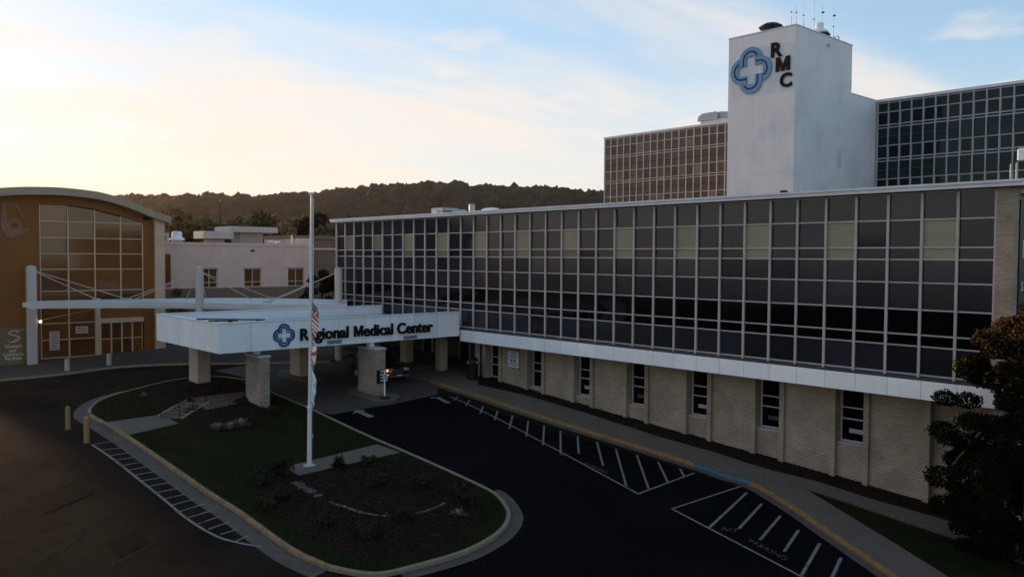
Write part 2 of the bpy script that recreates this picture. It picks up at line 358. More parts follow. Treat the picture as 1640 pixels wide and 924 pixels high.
M['pink'] = mat('pink_stucco', (.74, .50, .41), .9, .06, .7, bump=.15, streak=.2)
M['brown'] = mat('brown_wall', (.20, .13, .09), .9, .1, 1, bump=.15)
M['roofgrey'] = mat('roof_membrane', (.42, .43, .45), .8, .12, .5, col2=(.3, .3, .31), c2scale=.6)
M['metalgrey'] = mat('galvanised', (.36, .37, .38), .45, .12, 3, metal=.3)
M['metaltan'] = mat('tan_metal', (.5, .42, .36), .6, .1, 1.5)
M['black'] = mat('black_paint', (.006, .006, .007), .5, .2, 4, spec=.2)
M['ink'] = mat('dark_letter', (.003, .0035, .006), .6, .1, spec=.15)
M['blue'] = mat('sign_blue', (.018, .055, .23), .45, .1)
M['steelblue'] = mat('logo_steel_blue', (.14, .28, .43), .5, .08, 1)
M['navy'] = mat('logo_navy', (.012, .03, .16), .5, .1)
M['lot'] = mat('old_asphalt', (.017, .0120, .0080), .95, .3, .6, bump=.5, bscale=25, col2=(.0075, .0056, .0042), c2scale=.3, c2lo=.46, c2hi=.62, spec=.03)
M['drive'] = mat('sealed_asphalt', (.0019, .0019, .0026), .9, .25, .5, bump=.4, bscale=28, col2=(.0042, .0042, .0056), c2scale=.3, c2lo=.48, c2hi=.7, spec=.04)
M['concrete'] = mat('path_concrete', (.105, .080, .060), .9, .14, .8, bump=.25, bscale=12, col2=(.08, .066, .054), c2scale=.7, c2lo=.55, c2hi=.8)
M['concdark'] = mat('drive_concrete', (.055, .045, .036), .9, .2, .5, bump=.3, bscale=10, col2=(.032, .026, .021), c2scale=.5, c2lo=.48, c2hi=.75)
M['kerb'] = mat('kerb_concrete', (.21, .15, .10), .9, .15, 2, bump=.3, bscale=15)
M['gutter'] = mat('gutter_concrete', (.072, .056, .043), .9, .2, 1.2, bump=.3, bscale=12)
M['yellow'] = mat('worn_yellow_paint', (.27, .135, .03), .8, .25, 3, bump=.5, bscale=14, col2=(.17, .10, .045), c2scale=5.5, c2lo=.46, c2hi=.60)
M['faded'] = mat('faded_yellow_paint', (.29, .165, .06), .85, .2, 3, bump=.5, bscale=14, col2=(.16, .105, .062), c2scale=3., c2lo=.44, c2hi=.56)
M['bluekerb'] = mat('worn_blue_paint', (.03, .12, .18), .8, .2, 3, bump=.3, bscale=20, col2=(.12, .14, .15), c2scale=2.5, c2lo=.52, c2hi=.68)
M['line'] = mat('road_paint', (.17, .15, .135), .85, .15, 2, col2=(.03, .028, .027), c2scale=4.5, c2lo=.56, c2hi=.66)
M['linefaint'] = mat('worn_road_paint', (.16, .155, .15), .85, .15, 2, col2=(.012, .012, .014), c2scale=7, c2lo=.44, c2hi=.58)
M['grass'] = mat('lawn', (.0105, .0145, .0028), .95, .3, .5, bump=.6, bscale=40, spec=.1)
M['blade'] = mat('grass_blade', (.0165, .0215, .0040), .8, .4, .8, spec=.15)
M['mulch'] = mat('mulch', (.016, .0085, .0055), .95, .35, 3, bump=.8, bscale=22, spec=.1, dist=.05)
M['chip'] = mat('bark_chip', (.026, .0145, .0095), .95, .6, 6, spec=.1)
M['stone'] = mat('pale_stone', (.07, .06, .05), .85, .25, 5, bump=.3)
M['earth'] = mat('ground_cover', (.030, .032, .014), .95, .3, .05, bump=.4, bscale=3)
M['leafdark'] = mat('dark_leaf', (.0048, .0078, .0026), .85, .5, .7, spec=.05)
M['leaforange'] = mat('autumn_leaf', (.17, .066, .02), .7, .5, 1.2, spec=.2)
M['leafolive'] = mat('olive_leaf', (.10, .075, .028), .75, .45, .25, spec=.15)
M['leafwarm'] = mat('warm_leaf', (.19, .105, .038), .75, .45, .25, spec=.15)
M['shrub'] = mat('shrub_leaf', (.018, .020, .008), .75, .5, 2, spec=.2)
M['silver'] = mat('silver_leaf', (.20, .20, .17), .7, .3, 4)
M['bark'] = mat('bark', (.06, .045, .035), .95, .3, 5, bump=.7, bscale=14)
M['forest'] = mat('forest_hazed_leaf', (.027, .021, .012), .9, .5, .04, col2=(.048, .029, .014), c2scale=.03, c2lo=.45, c2hi=.65, spec=.1)  # brown tone of distant haze put into the leaf colour
M['pole'] = mat('pole_paint', (.62, .6, .58), .35, .06, 2)
M['red'] = mat('flag_sunlit_red', (.52, .085, .018), .85, .15, 4)  # orange of low sunlight put into the red of the cloth
M['fwhite'] = mat('flag_sunlit_white', (.8, .74, .70), .85, .08, 4)  # cloth white raised in the colour to look sunlit
M['fblue'] = mat('flag_blue', (.02, .03, .07), .85, .15, 4)
M['flight'] = mat('flag_pale_blue', (.48, .54, .60), .85, .08, 4)
M['carpaint'] = mat('car_paint', (.006, .010, .012), .25, .1, spec=.6, coat=.6)
M['chrome'] = mat('chrome', (.55, .56, .57), .15, .05, metal=1.)
M['rubber'] = mat('tyre_rubber', (.012, .012, .012), .9)
M['lampglass'] = mat('headlamp_glass', (.35, .36, .36), .12, .05, spec=.7)
M['amber'] = mat('amber_lamp', (.6, .2, .02), .3, .05, emit=(1., .35, .05, 1.6))
M['lamp'] = mat('lit_lamp', (.9, .8, .6), .3, .05, emit=(1., .72, .38, 6.))
M['bollard'] = mat('bollard_yellow', (.26, .16, .06), .6, .15, 3, bump=.15, streak=.3)
M['bollardw'] = mat('bollard_pale', (.42, .32, .27), .6, .1, 3, streak=.2)
M['signgrey'] = mat('sign_panel', (.15, .10, .05), .4, .1, 1)
M['signpale'] = mat('sign_lettering', (.5, .4, .33), .5, .1)
M['paper'] = mat('notice_white', (.55, .53, .53), .6, .08, 3)
M['print'] = mat('notice_print', (.06, .06, .09), .7)
M['plaque'] = mat('plaque_metal', (.2, .10, .055), .6, .15, 2)
M['stop'] = mat('sign_red', (.4, .05, .04), .5, .1)
M['mast'] = mat('mast_glow_paint', (.50, .43, .39), .5, .06, 1, streak=.1)  # pale paint with the warm lens glow tinted into its colour
M['slab'] = mat('walkway_roof_paint', (.52, .48, .46), .6, .08, .6, streak=.1)
M['patch'] = mat('asphalt_patch', (.0062, .0052, .0045), .95, .3, .9, bump=.5, bscale=22, spec=.03)

# ================================================================ the ground
XL = [-1060, -700, -300, -200, -120, -56, -44.5, -14, 20, 100, 300, 1060]; YL = [-1060, -400, -100, 2, 40, 120, 400, 1060]
mb = MB(); vs = [(x, y, gz(x, y) - .06) for x in XL for y in YL]; ny = len(YL)
mb.add(vs, [(i * ny + j, (i + 1) * ny + j, (i + 1) * ny + j + 1, i * ny + j + 1) for i in range(len(XL) - 1) for j in range(ny - 1)])
tag(mb.build('ground', M['earth']), kind='structure')

# island between the lot and the drive: outline of the kerb's back edge
left_kerb = gp([(219, 625), (185, 634), (158, 644), (144, 655), (141, 664), (149, 671.5), (170, 683), (268, 747.5), (331, 792), (380, 823), (435.6, 864), (476.6, 891), (526, 913)])
right_kerb = gp([(600, 925), (672.6, 910), (746, 888), (790, 865), (810, 847), (817.5, 830), (813, 815), (795.6, 794.6), (760, 775.6), (702, 749), (643, 723), (605, 707), (555, 684), (506, 660.5), (470, 645), (440, 632)])
top_kerb = gp([(412, 616), (370, 607), (320, 606), (268, 613)])
ISL = smooth(left_kerb + right_kerb + top_kerb, 5, True)
nL = 5 * (len(left_kerb) - 1); nR = 5 * len(right_kerb)
lotp = [(-92, 41), (-92, -120), (120, -120), (120, 20), (-4, 26), (-12, 28.3), (-20, 32.6), (-30, 33.0), (-44, 33.2), (-56, 33.6), (-62, 41)]
sheet('parking_lot', lotp, 0, M['lot'], kind='structure')
drv = gp([(500, 657), (533, 664), (590, 653), (625, 648), (700, 632)]) + gp([(745, 646), (820, 668), (900, 694), (1000, 722), (1112, 757), (1200, 786), (1260, 820), (1330, 868), (1410, 925)])
drv += [(-6, 24), (4, 14), (-2, 4), (-14, 4), (-24, 13)] + gp([(600, 930), (672.6, 905), (746, 882), (785, 862), (803, 846), (810, 830), (806, 817), (790, 799), (755, 781), (700, 755), (640, 729), (600, 712), (550, 690)])
sheet('driveway', drv, .005, M['drive'], kind='structure')
cdr = gp([(500, 657), (533, 664), (590, 653), (625, 648), (700, 632)]) + [(-44.5, 33.4), (-50, 35.3), (-57, 35.6), (-61, 30), (-60, 24.5)] + gp([(412, 612), (440, 629), (470, 642)])
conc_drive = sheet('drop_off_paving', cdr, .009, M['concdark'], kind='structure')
gut = gp([(150, 676), (268, 752), (331, 797), (420, 856), (445, 876)])
# gutter strips and kerbs
lk = smooth(left_kerb, 5); i0 = 4 * 5
tag(ribbon('gutter', lk[2:], -.02, .75 if True else 0, .012, 0, M['gutter'], flat=True), kind='structure')
rk = smooth(right_kerb, 5)
tag(ribbon('gutter', rk[3:38], -.02, .52, .012, 0, M['gutter'], flat=True), kind='structure')
isl_root = sheet('island_lawn', offset_path(ISL, -.1, True), .125, M['grass'], kind='structure')
tag(ribbon('island_kerb', smooth(left_kerb, 5)[:22], -.16, .02, .15, -.02, M['kerb']), kind='structure')
tag(ribbon('yellowed_island_kerb', smooth(left_kerb, 5)[22:], -.16, .03, .155, -.02, M['faded']), kind='structure')
tag(ribbon('island_kerb', smooth([left_kerb[-1]] + right_kerb + top_kerb + [left_kerb[0]], 5), -.16, .02, .152, -.02, M['kerb']), kind='structure')

# walk to the flagpole, mulch bed in the island tip
sheet('flagpole_path', gp([(449, 749), (604, 711), (642, 724), (478, 761)], .15), .15, M['concrete'], .1, kind='structure')
bed_px = [(405, 792), (394, 772), (425, 752), (455, 747), (482, 762), (520, 758), (570, 747), (630, 735), (670, 742), (720, 764), (765, 790), (780, 815), (770, 842), (735, 868), (680, 886), (600, 890), (540, 880), (485, 858), (440, 828)]
bed = smooth(gp(bed_px, .14), 3, True)
def mound(poly, h, w, base):
    P = np.array(poly)
    def fn(x, y):
        A = P; B = np.roll(P, -1, 0); t = np.clip(((x - A[:, 0]) * (B - A)[:, 0] + (y - A[:, 1]) * (B - A)[:, 1]) / (((B - A) ** 2).sum(1) + 1e-9), 0, 1)
        d = np.sqrt(((A + (B - A) * t[:, None] - np.array([x, y])) ** 2).sum(1)).min(); k = min(d / w, 1)
        return base + h * k * k * (3 - 2 * k)
    return fn
bedz = mound(bed, .12, 1.5, .135)
sheet('mulch_bed', bed, 0, M['mulch'], 0, .7, bedz, kind='structure')
bed2_px = [(236, 628), (268, 617), (320, 610), (370, 611), (408, 619), (432, 634), (452, 652), (447, 668), (400, 684), (345, 690), (300, 681), (279, 674), (262, 664), (243, 649)]
bed2 = smooth(gp(bed2_px, .14), 3, True)
bed2z = mound(bed2, .38, 1.6, .135)
sheet('mulch_bed', bed2, 0, M['mulch'], 0, .6, bed2z, kind='structure')
# walk from the lot to the steps, steps, upper walk
sheet('entrance_path', gp([(163, 677), (258, 663.5), (287, 678), (203, 697)], .15), .15, M['concrete'], .1, kind='structure')
P0 = G(272.5, 670, .15); P1 = G(316, 644.5, .58); d = (P1 - P0)[:2]; Ls = np.linalg.norm(d); d /= Ls; nrm = np.array([d[1], -d[0]])
st = empty('steps', (P0[0], P0[1], P0[2]), 'flight of pale concrete steps rising from the path to the canopy', 'steps')
wst = .75; zs0 = gz(P0[0], P0[1]) + .15; zs1 = gz(P1[0], P1[1]) + .58; ns = 5
for k in range(ns):
    a = P0[:2] + d * Ls * k / ns; b = P0[:2] + d * Ls * (k + 1) / ns + d * (.02 if k < ns - 1 else 0); z = zs0 + (zs1 - zs0) * (k + 1) / ns
    mb = MB(); q = [a - nrm * wst, a + nrm * wst, b + nrm * wst, b - nrm * wst]; mb.prism([tuple(x) for x in q], 'z', z - .35, z); mb.build('step', M['concrete'], st)
for s in (-1, 1):
    mb = MB(); a = P0[:2] + nrm * s * (wst + .1); b = P1[:2] + nrm * s * (wst + .1)
    vs = [];
    for q, z in ((a, zs0), (b, zs1)):
        for e in (-.09, .09): vs += [(*(q + nrm * e), z - .4), (*(q + nrm * e), z + .12)]
    mb.add(vs, [(0, 1, 3, 2), (4, 6, 7, 5), (0, 4, 5, 1), (2, 3, 7, 6), (1, 5, 7, 3), (0, 2, 6, 4)]); mb.build('cheek_wall', M['kerb'], st)
for s, nm in ((-1, 'dark metal handrail on the far side of the entrance steps'), (1, 'dark metal handrail on the near side of the entrance steps')):
    a = P0[:2] + nrm * s * (wst - .08); b = P1[:2] + nrm * s * (wst - .08)
    h = empty('handrail', (a[0], a[1], zs0), nm, 'handrail', 'handrails on the entrance steps')
    for q, z in ((a, zs0), ((a + b) / 2, (zs0 + zs1) / 2), (b, zs1)): MB().tube([(*q, z - .05), (*q, z + .92)], .022, 7).build('post', M['black'], h)
    MB().tube([(*(a - d * .25), zs0 + .88), (*a, zs0 + .92), (*b, zs1 + .92), (*(b + d * .3), zs1 + .92)], .024, 7).build('rail', M['black'], h)
sheet('upper_path', gp([(306, 637), (391, 627), (394, 642), (331, 656)], .56), .56, M['concrete'], .3, kind='structure')

# the pavement along the building, mulch strip, grass wedge
kerb_px = [(640, 604), (690, 613), (705, 618), (760, 635), (820, 655), (900, 681), (1000, 712), (1112, 747), (1157, 763), (1200, 776), (1260, 811), (1330, 859), (1412, 915), (1475, 960)]
kerbR = gp(kerb_px, .0)
inner_px = [(766, 616), (839, 632), (940, 661.5), (1052, 698), (1140, 722.6), (1223, 749), (1311, 771), (1391, 797), (1494, 826), (1640, 870), (1760, 905)]
inner = gp(inner_px, .15)
wedge = gp([(1289, 782), (1369, 808), (1548, 868), (1625, 896), (1700, 925)], .15); wedge2 = gp([(1600, 976), (1508, 916), (1428, 866)], .15)
ks = smooth(kerbR, 5)
walk = [ (p[0], p[1]) for p in offset_path(ks, -.17)] + [wedge2[0], wedge2[1], wedge2[2]] + wedge + inner[::-1] + [(-44.2, 36.6), (-50, 37.6), (-50, 35.4)]
lawn = gp([(1280, 780)], .1) + gp([(1412, 900), (1475, 950)], .1) + [(-2, 24), (30, 20), (60, 60), (-10.9, 60), (-10.9, 37.6), (-18, 37.6)]
sheet('lawn', lawn, .10, M['grass'], kind='structure')
sheet('pavement', walk, .15, M['concrete'], .2, kind='structure')
strip = inner[:-1] + [(-8, 39.5), (-11.2, 37.5), (-30, 37.4), (-44.2, 37.4), (-44.2, 36.6)]
sheet('mulch_strip', strip, .135, M['mulch'], kind='structure')
def cut(a, b): return ks[a:b]
tag(ribbon('yellow_kerb', cut(5, 36), -.18, .03, .156, -.02, M['yellow']), kind='structure')
tag(ribbon('blue_kerb', cut(35, 46), -.18, .03, .10, -.02, M['bluekerb']), kind='structure')
tag(ribbon('yellow_kerb', cut(45, 66), -.18, .03, .156, -.02, M['yellow']), kind='structure')
tag(ribbon('gutter', cut(5, 66), .03, .42, .016, 0, M['gutter'], flat=True), kind='structure')

# pavement in front of the curved pavilion
pav = gp([(-60, 617), (0, 607.5), (60, 602), (108, 597), (175, 588), (240, 583.5), (300, 581.5), (420, 580), (530, 578)], .12)
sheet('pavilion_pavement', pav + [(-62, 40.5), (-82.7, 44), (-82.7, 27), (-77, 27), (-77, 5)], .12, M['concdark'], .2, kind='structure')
tag(ribbon('pavilion_kerb', smooth(pav, 4), -.02, .2, .135, -.02, M['kerb']), kind='structure')
# raised kerb islands under the canopy
def stadium(cx, cy, hx, hy, n=8):
    out = []; r = hy
    for s, a0 in ((1, -90), (-1, 90)):
        out += [(cx + s * (hx - r) + r * math.cos(math.radians(a0 + 180 * k / n)), cy + r * math.sin(math.radians(a0 + 180 * k / n))) for k in range(n + 1)]
    return out
for c in ((-44.9, 28.55, 2.3, .95), (-53.2, 27.85, 2.3, .95)):
    p = stadium(*c); sheet('kerb_island', p, .15, M['concrete'], .2, kind='structure')

# ---- painted markings
def stripe(a, b, w, m='line', dz=.018): return tag(ribbon('painted_line', line(a, b), -w / 2, w / 2, dz, 0, M[m], flat=True), kind='structure')
lot_line = smooth(gp([(147, 712.5), (178, 733), (215, 762), (259, 797), (300, 831), (345, 858), (385, 870), (420, 875.5)]), 6)
tag(ribbon('painted_line', lot_line, -.06, .06, .019, 0, M['line'], flat=True), kind='structure')
gin = offset_path(lk, .78)
gin = [g for g in gin]
n = 17
def along(path, t):
    P = np.array([p[:2] for p in path]); s = np.concatenate([[0], np.cumsum(np.linalg.norm(np.diff(P, axis=0), axis=1))]); q = t * s[-1]
    return np.array([np.interp(q, s, P[:, 0]), np.interp(q, s, P[:, 1])])
sa = [(147, 712.5), (163, 721), (175, 730), (184, 737), (194, 746), (205, 753), (215, 761), (226, 770), (237, 779), (250, 789), (262, 799), (275, 809), (288, 819), (301, 829), (317, 839), (333, 848), (353, 856), (377, 867)]
sb = [(178, 707), (195, 717), (206, 725), (216, 732), (227, 740), (238, 747), (249, 755), (260, 764.5), (271, 773), (286, 782), (298, 791), (312, 799), (327, 807), (339, 818), (352, 827), (366, 836), (382, 847), (400, 857)]
for a, b in zip(sa, sb): stripe(G(*a), G(*b), .09)
rl = gp([(722, 636), (745, 645.5), (800, 672), (870, 709), (950, 752), (1022, 791)])
tag(ribbon('painted_line', smooth(rl, 4), -.05, .05, .019, 0, M['line'], flat=True), kind='structure')
stripe(G(1022, 791), G(1112, 757.5), .1)
for a, b in [((727, 641), (733, 635.5)), ((746, 650), (752, 641)), ((769, 662), (774, 650.5)), ((792, 673), (797, 658)), ((816, 686), (821, 665.5)), ((843, 699), (846, 674)), ((869.5, 713), (871.5, 681.5)), ((898, 728), (897.5, 690)), ((927, 727), (925, 699)), ((966, 746), (956, 708)), ((1003, 778), (986, 719)), ((1039, 783), (1020, 729)), ((1070, 773), (1054, 740)), ((1096, 763.5), (1089, 751))]:
    stripe(G(*a), G(*b), .1)
b0 = G(1076, 815)
stripe(b0, G(1190, 777.5), .1); stripe(b0, G(1310, 937), .1)
for a, b in [((1136, 845), (1196, 789)), ((1183, 847), (1220, 807)), ((1217, 865), (1250, 826)), ((1256, 883), (1279, 849)), ((1284, 921), (1313, 870)), ((1330, 930), (1347, 893))]: stripe(G(*a), G(*b), .12)
def ground_text(body, p0, p1, size, up_px, name='painted_letter'):
    a = G(*p0); b = G(*p1); e = (b - a)[:2]; W_ = np.linalg.norm(e); e /= W_; up = np.array([-e[1], e[0]])
    u = (G(*up_px) - a)[:2]; u = u / np.linalg.norm(u)
    fl = letters(body, size, (0, 0, 0), (1, 0, 0), (0, 1, 0), (0, 0, 1), M['linefaint'], None, name, .001, .004, W_)
    for o in fl:
        for v in o.data.vertices:
            q = a[:2] + e * v.co.x + u * v.co.y; v.co = Vector((q[0], q[1], gz(q[0], q[1]) + .022))
        o['kind'] = 'structure'
ground_text('NO', (1155, 849), (1177, 853), .55, (1163, 841))
ground_text('PARKING', (1199, 868), (1259, 899), .5, (1204, 858))
ground_text('NO', (894, 728), (908, 731), .5, (900, 722))
ground_text('PARKING', (935, 744), (972, 759), .5, (940, 736))
def arrow(px, nm):
    o = link_mesh(nm, MB().add([(*G(x, y)[:2], G(x, y)[2] + .02) for x, y in px], [tuple(range(len(px)))]).mesh(nm, M['line']))
    if o.data.polygons[0].normal.z < 0: o.data.flip_normals()
    o['kind'] = 'structure'
arrow([(564.5, 663), (569, 656.5), (586, 656.8), (580.5, 659), (600, 667), (591, 669.5), (573, 661)], 'painted_arrow')
arrow([(689, 636.5), (691, 638.5), (698, 637.5), (714, 646), (723, 645.5), (704, 636.5), (708, 635.5)], 'painted_arrow')
# tar-filled cracks in the old asphalt
for pts in ([(180, 910), (225, 885), (275, 860)], [(0, 870), (60, 852), (118, 832)], [(210, 780), (240, 772)], [(240, 838), (300, 828)]):
    tag(ribbon('tar_crack', smooth(gp(pts), 6), -.025, .025, .013, 0, M['drive'], flat=True), kind='structure')

for pts in ([(20, 770), (70, 742), (96, 720)], [(60, 905), (120, 872), (150, 840), (205, 822)], [(640, 690), (700, 708), (742, 716)], [(860, 800), (930, 826), (985, 870)], [(30, 690), (70, 672)], [(330, 905), (352, 884)]):
    tag(ribbon('tar_crack', smooth([(p[0] + random.uniform(-.1, .1), p[1] + random.uniform(-.1, .1)) for p in gp(pts)], 6), -.02, .02, .013, 0, M['patch'], flat=True), kind='structure')
for pts in ([(40, 800), (120, 770), (150, 790), (66, 824)], [(170, 870), (215, 850), (240, 868), (190, 892)], [(60, 650), (95, 642), (100, 652), (66, 661)]):
    sheet('asphalt_patch', gp(pts), .009, M['patch'], kind='structure')

# ================================================================ long low wing with the glass front
YF = 35.86; X1 = -11.48; MOD = 1.4003; NC = 36; X0 = X1 - NC * MOD
TR = [2.78, 1.66, .50, .0, -.97, -2.10, -3.15, -3.63, -4.82]
wing = empty('clinic_wing', (-36, YF, -9.6), 'long two storey clinic wing with grey glass panel front over tan brick ground floor', 'building')
ROWM = ['spandrel', 'winglass', 'winglass', 'spandrel', 'spandrel', 'blackglass', 'blackglass', 'spandrel']
row_me = {}
for r in range(8):
    z1, z0 = TR[r], TR[r + 1]
    for kind in {ROWM[r], 'blind', 'blinddim'} if r in (1, 2) else {ROWM[r]}:
        row_me[(r, kind)] = MB().box(-MOD / 2 + .035, MOD / 2 - .035, 0, .03, z0 - (z0 + z1) / 2 + .03, z1 - (z0 + z1) / 2 - .03).mesh('glass_pane', M[kind])
for r in range(8):
    for j in range(NC):
        k = ROWM[r]
        if r == 1 and j % 3 == 1: k = 'blind' if j <= 28 else 'blinddim'
        if r == 2 and j % 3 == 1: k = 'blind' if j <= 13 else ('blinddim' if j <= 28 else k)
        o = link_mesh('glass_pane', row_me[(r, k)], wing, (X1 - (j + .5) * MOD, YF + random.uniform(0, .012), (TR[r] + TR[r + 1]) / 2))
        o.rotation_euler = (random.gauss(0, .007), 0, random.gauss(0, .007))
mu = MB().box(-.04, .04, -.09, .05, TR[8] - .1, TR[0]).box(-.055, .055, -.10, -.085, TR[8] - .1, TR[0]).mesh('mullion', M['frame'])
for j in range(NC + 1): link_mesh('mullion', mu, wing, (X1 - j * MOD, YF, 0))
for r in range(9):
    w = .03; mb = MB()
    for j in range(NC): mb.box(X1 - (j + 1) * MOD + .0405, X1 - j * MOD - .0405, YF - .06, YF + .045, TR[r] - w, TR[r] + w)
    mb.build('transom', M['frame'], wing)
MB().box(X0 + .1, X1 - .1, YF + .06, YF + .3, -5.6, 2.9).build('backing_wall', M['gasket'], wing)
# roof edge
MB().box(X0 - .45, X1 + 1.0, YF - .45, YF + .5, 2.84, 3.0).box(X0 - .5, X1 + 1.05, YF - .5, YF + .55, 3.0, 3.09).build('fascia', M['fascia'], wing)
MB().box(X0 - .45, X0 + .35, YF + .5, YF + 24, 2.84, 3.0).box(X0 - .5, X0 + .4, YF + .55, YF + 24, 3.0, 3.09).build('fascia', M['fascia'], wing)
MB().box(X1 + .1, X1 + 1.0, YF + .5, YF + 24, 2.6, 3.0).box(X1 + .05, X1 + 1.05, YF + .55, YF + 24, 3.0, 3.09).build('fascia', M['fascia'], wing)
MB().box(X0 + .3, X1 + .3, YF + .4, YF + 24, 2.55, 2.9).build('roof', M['roofgrey'], wing)
MB().box(X1 + .02, X1 + .62, YF - .12, YF + .5, -11, 2.84).build('brick_corner', M['brick'], wing)
MB().box(X1 + .1, X1 + .6, YF + .5, YF + 24, -11, 2.6).build('end_wall', M['brick'], wing)
MB().box(X0 - .05, X0 + .25, YF + .05, YF + 24, -8.6, 2.84).build('end_wall', M['brick'], wing)
MB().box(X0 - .1, X0 - .04, YF - .1, YF + .25, -4.9, 2.84).build('corner_trim', M['frame'], wing)
# dark flashing, white band of panels
MB().box(X0 - .02, X1 + .02, YF - .04, YF + .1, -5.02, TR[8] - .035).build('flashing', M['gasket'], wing)
MB().box(X0 - .05, X1 + .1, YF - .26, YF - .03, -5.03, -4.96).build('sill', M['gasket'], wing)
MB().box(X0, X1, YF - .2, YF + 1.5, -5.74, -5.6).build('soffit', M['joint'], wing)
bp = MB().cbox(-MOD / 2 + .008, MOD / 2 - .008, -.3, -.2, -5.80, -5.03, .008).mesh('band_panel', M['white'])
for j in range(NC):
    x = X1 - (j + .5) * MOD
    if x < -44.75 and x > -54.5: continue
    link_mesh('band_panel', bp, wing, (x + MOD * .15, YF, 0))
MB().box(X0, X1 + .15, YF - .2, YF - .12, -5.79, -5.04).build('band_backing', M['joint'], wing)
# ground floor: brick bays between pilasters, tall windows
YB = 37.05
WX = [-17.75 - 4.21 * k for k in range(7)]
MB().box(-44.4, X1, YB + .6, YB + .8, -11, -5.6).build('ground_floor_wall', M['gasket'], wing)
bounds = [-14.3 + .0] + WX
def bay(xa, xb):
    zb = gz((xa + xb) / 2, YB); z0 = min(gz(xa, YB), gz(xb, YB)) - .3
    return MB().box(xa, xb, YB, YB + .5, z0, -5.62)
edges = []
for k, wx in enumerate(WX):
    right = -14.45 if k == 0 else WX[k - 1] - .78
    bay(wx + .92, right).build('brick_bay', M['brick'], wing)
    for s in (-1, 1):
        xa, xb = (wx - .92, wx - .66) if s < 0 else (wx + .66, wx + .92)
        zb = gz(wx, YB) + (-.2)
        if k < 6 or s > 0 or True: MB().cbox(xa, xb, YB - .16, YB + .55, zb, -5.62, .015).build('pilaster', M['brick'], wing)
    zs = -8.5 if k < 6 else gz(wx, YB) + .25
    win = MB().box(wx - .66, wx - .585, YB + .38, YB + .50, zs, -5.62).box(wx + .585, wx + .66, YB + .38, YB + .50, zs, -5.62).box(wx - .585, wx + .585, YB + .38, YB + .50, zs, zs + .08).box(wx - .585, wx + .585, YB + .37, YB + .495, -6.93, -6.87).box(wx - .585, wx + .585, YB + .37, YB + .495, -7.46, -7.40).build('window', M['frame'], wing)
    for a, b in ((zs + .08, -7.46), (-7.40, -6.93), (-6.87, -5.62)):
        MB().box(wx - .585, wx + .585, YB + .43, YB + .45, a, b).build('pane', M['blackglass'], win)
    if k < 6:
        MB().box(wx - .66, wx + .66, YB + .12, YB + .5, gz(wx, YB) - .3, zs - .06).build('brick_apron', M['brick'], wing)
        MB().box(wx - .64, wx + .64, YB + .08, YB + .4, zs - .06, zs).build('sill', M['frame'], win)
        if k < 5: MB().box(wx - .25 , wx + .5, YB + .40, YB + .425, zs + .42, zs + .62).build('window_unit', M['gutter'] if k % 2 else M['metalgrey'], win)
MB().box(WX[6] - 2.0, WX[6] - .92, YB, YB + .5, -9.2, -5.62).build('brick_bay', M['plaster'], wing)
MB().cbox(-14.45, -14.18, YB - .16, YB + .55, -11, -5.62, .015).build('pilaster', M['brick'], wing)
MB().box(-14.18, -11.5, YB + .3, YB + .5, -11.2, -5.62).build('brick_bay', M['brick'], wing)
# recessed entrance under the canopy
MB().box(-62, -44.3, 40.2, 40.5, -9, -5.4).build('entrance_wall', M['gasket'], wing)
MB().box(-44.45, -44.25, YB, 40.3, -9.2, -5.6).build('entrance_wall', M['plaster'], wing)
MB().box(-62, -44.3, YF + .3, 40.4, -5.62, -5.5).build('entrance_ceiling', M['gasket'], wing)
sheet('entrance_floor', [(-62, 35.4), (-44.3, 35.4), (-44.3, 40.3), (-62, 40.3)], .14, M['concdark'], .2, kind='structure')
for x, w in ((-52.3, .42), (-57.0, .5), (-47.9, .3)): MB().cbox(x - w, x + w, YF + .1, YF + .75, -8.6, -5.5, .02).build('column', M['plaster'], wing)
for x in (-55.4, -54.2, -50.6, -49.4, -46.6, -45.4): MB().box(x - .04, x + .04, 40.05, 40.19, -8.6, -5.8).build('door_frame', M['frame'], wing)
for x in (-54.8, -50.0, -46.0):
    dr = MB().box(x - .55, x + .55, 40.1, 40.16, -8.5, -6.1).build('door', M['blackglass'], wing)
    MB().box(x + .38, x + .42, 40.02, 40.08, -7.6, -7.2).build('handle', M['chrome'], dr)
# notice on the bay by the entrance
nz = onY(823, 575, YB); nt_ = empty('notice_board', (nz[0], YB, nz[2] - .6), 'white framed notice with dark print on tan wall beside the entrance', 'notice')
MB().box(nz[0] - .62, nz[0] + .62, YB - .05, YB - .004, nz[2] - .62, nz[2] + .6).build('frame', M['print'], nt_)
MB().box(nz[0] - .57, nz[0] + .57, YB - .058, YB - .05, nz[2] - .57, nz[2] + .55).build('sheet', M['paper'], nt_)
for zz, w, h in ((.38, .22, .07), (.2, .42, .05), (.08, .3, .03), (-.28, .45, .025), (-.36, .45, .025), (-.44, .4, .025)):
    MB().box(nz[0] - w, nz[0] + w, YB - .062, YB - .058, nz[2] + zz - h / 2, nz[2] + zz + h / 2).build('print', M['print'], nt_)
for sx in (-.16, .16):
    MB().prism([(nz[0] + sx + .1 * math.cos(a), nz[2] - .1 + .1 * math.sin(a)) for a in np.linspace(0, 2 * math.pi, 13)[:-1]], 'y', YB - .062, YB - .058).build('print', M['print'], nt_)
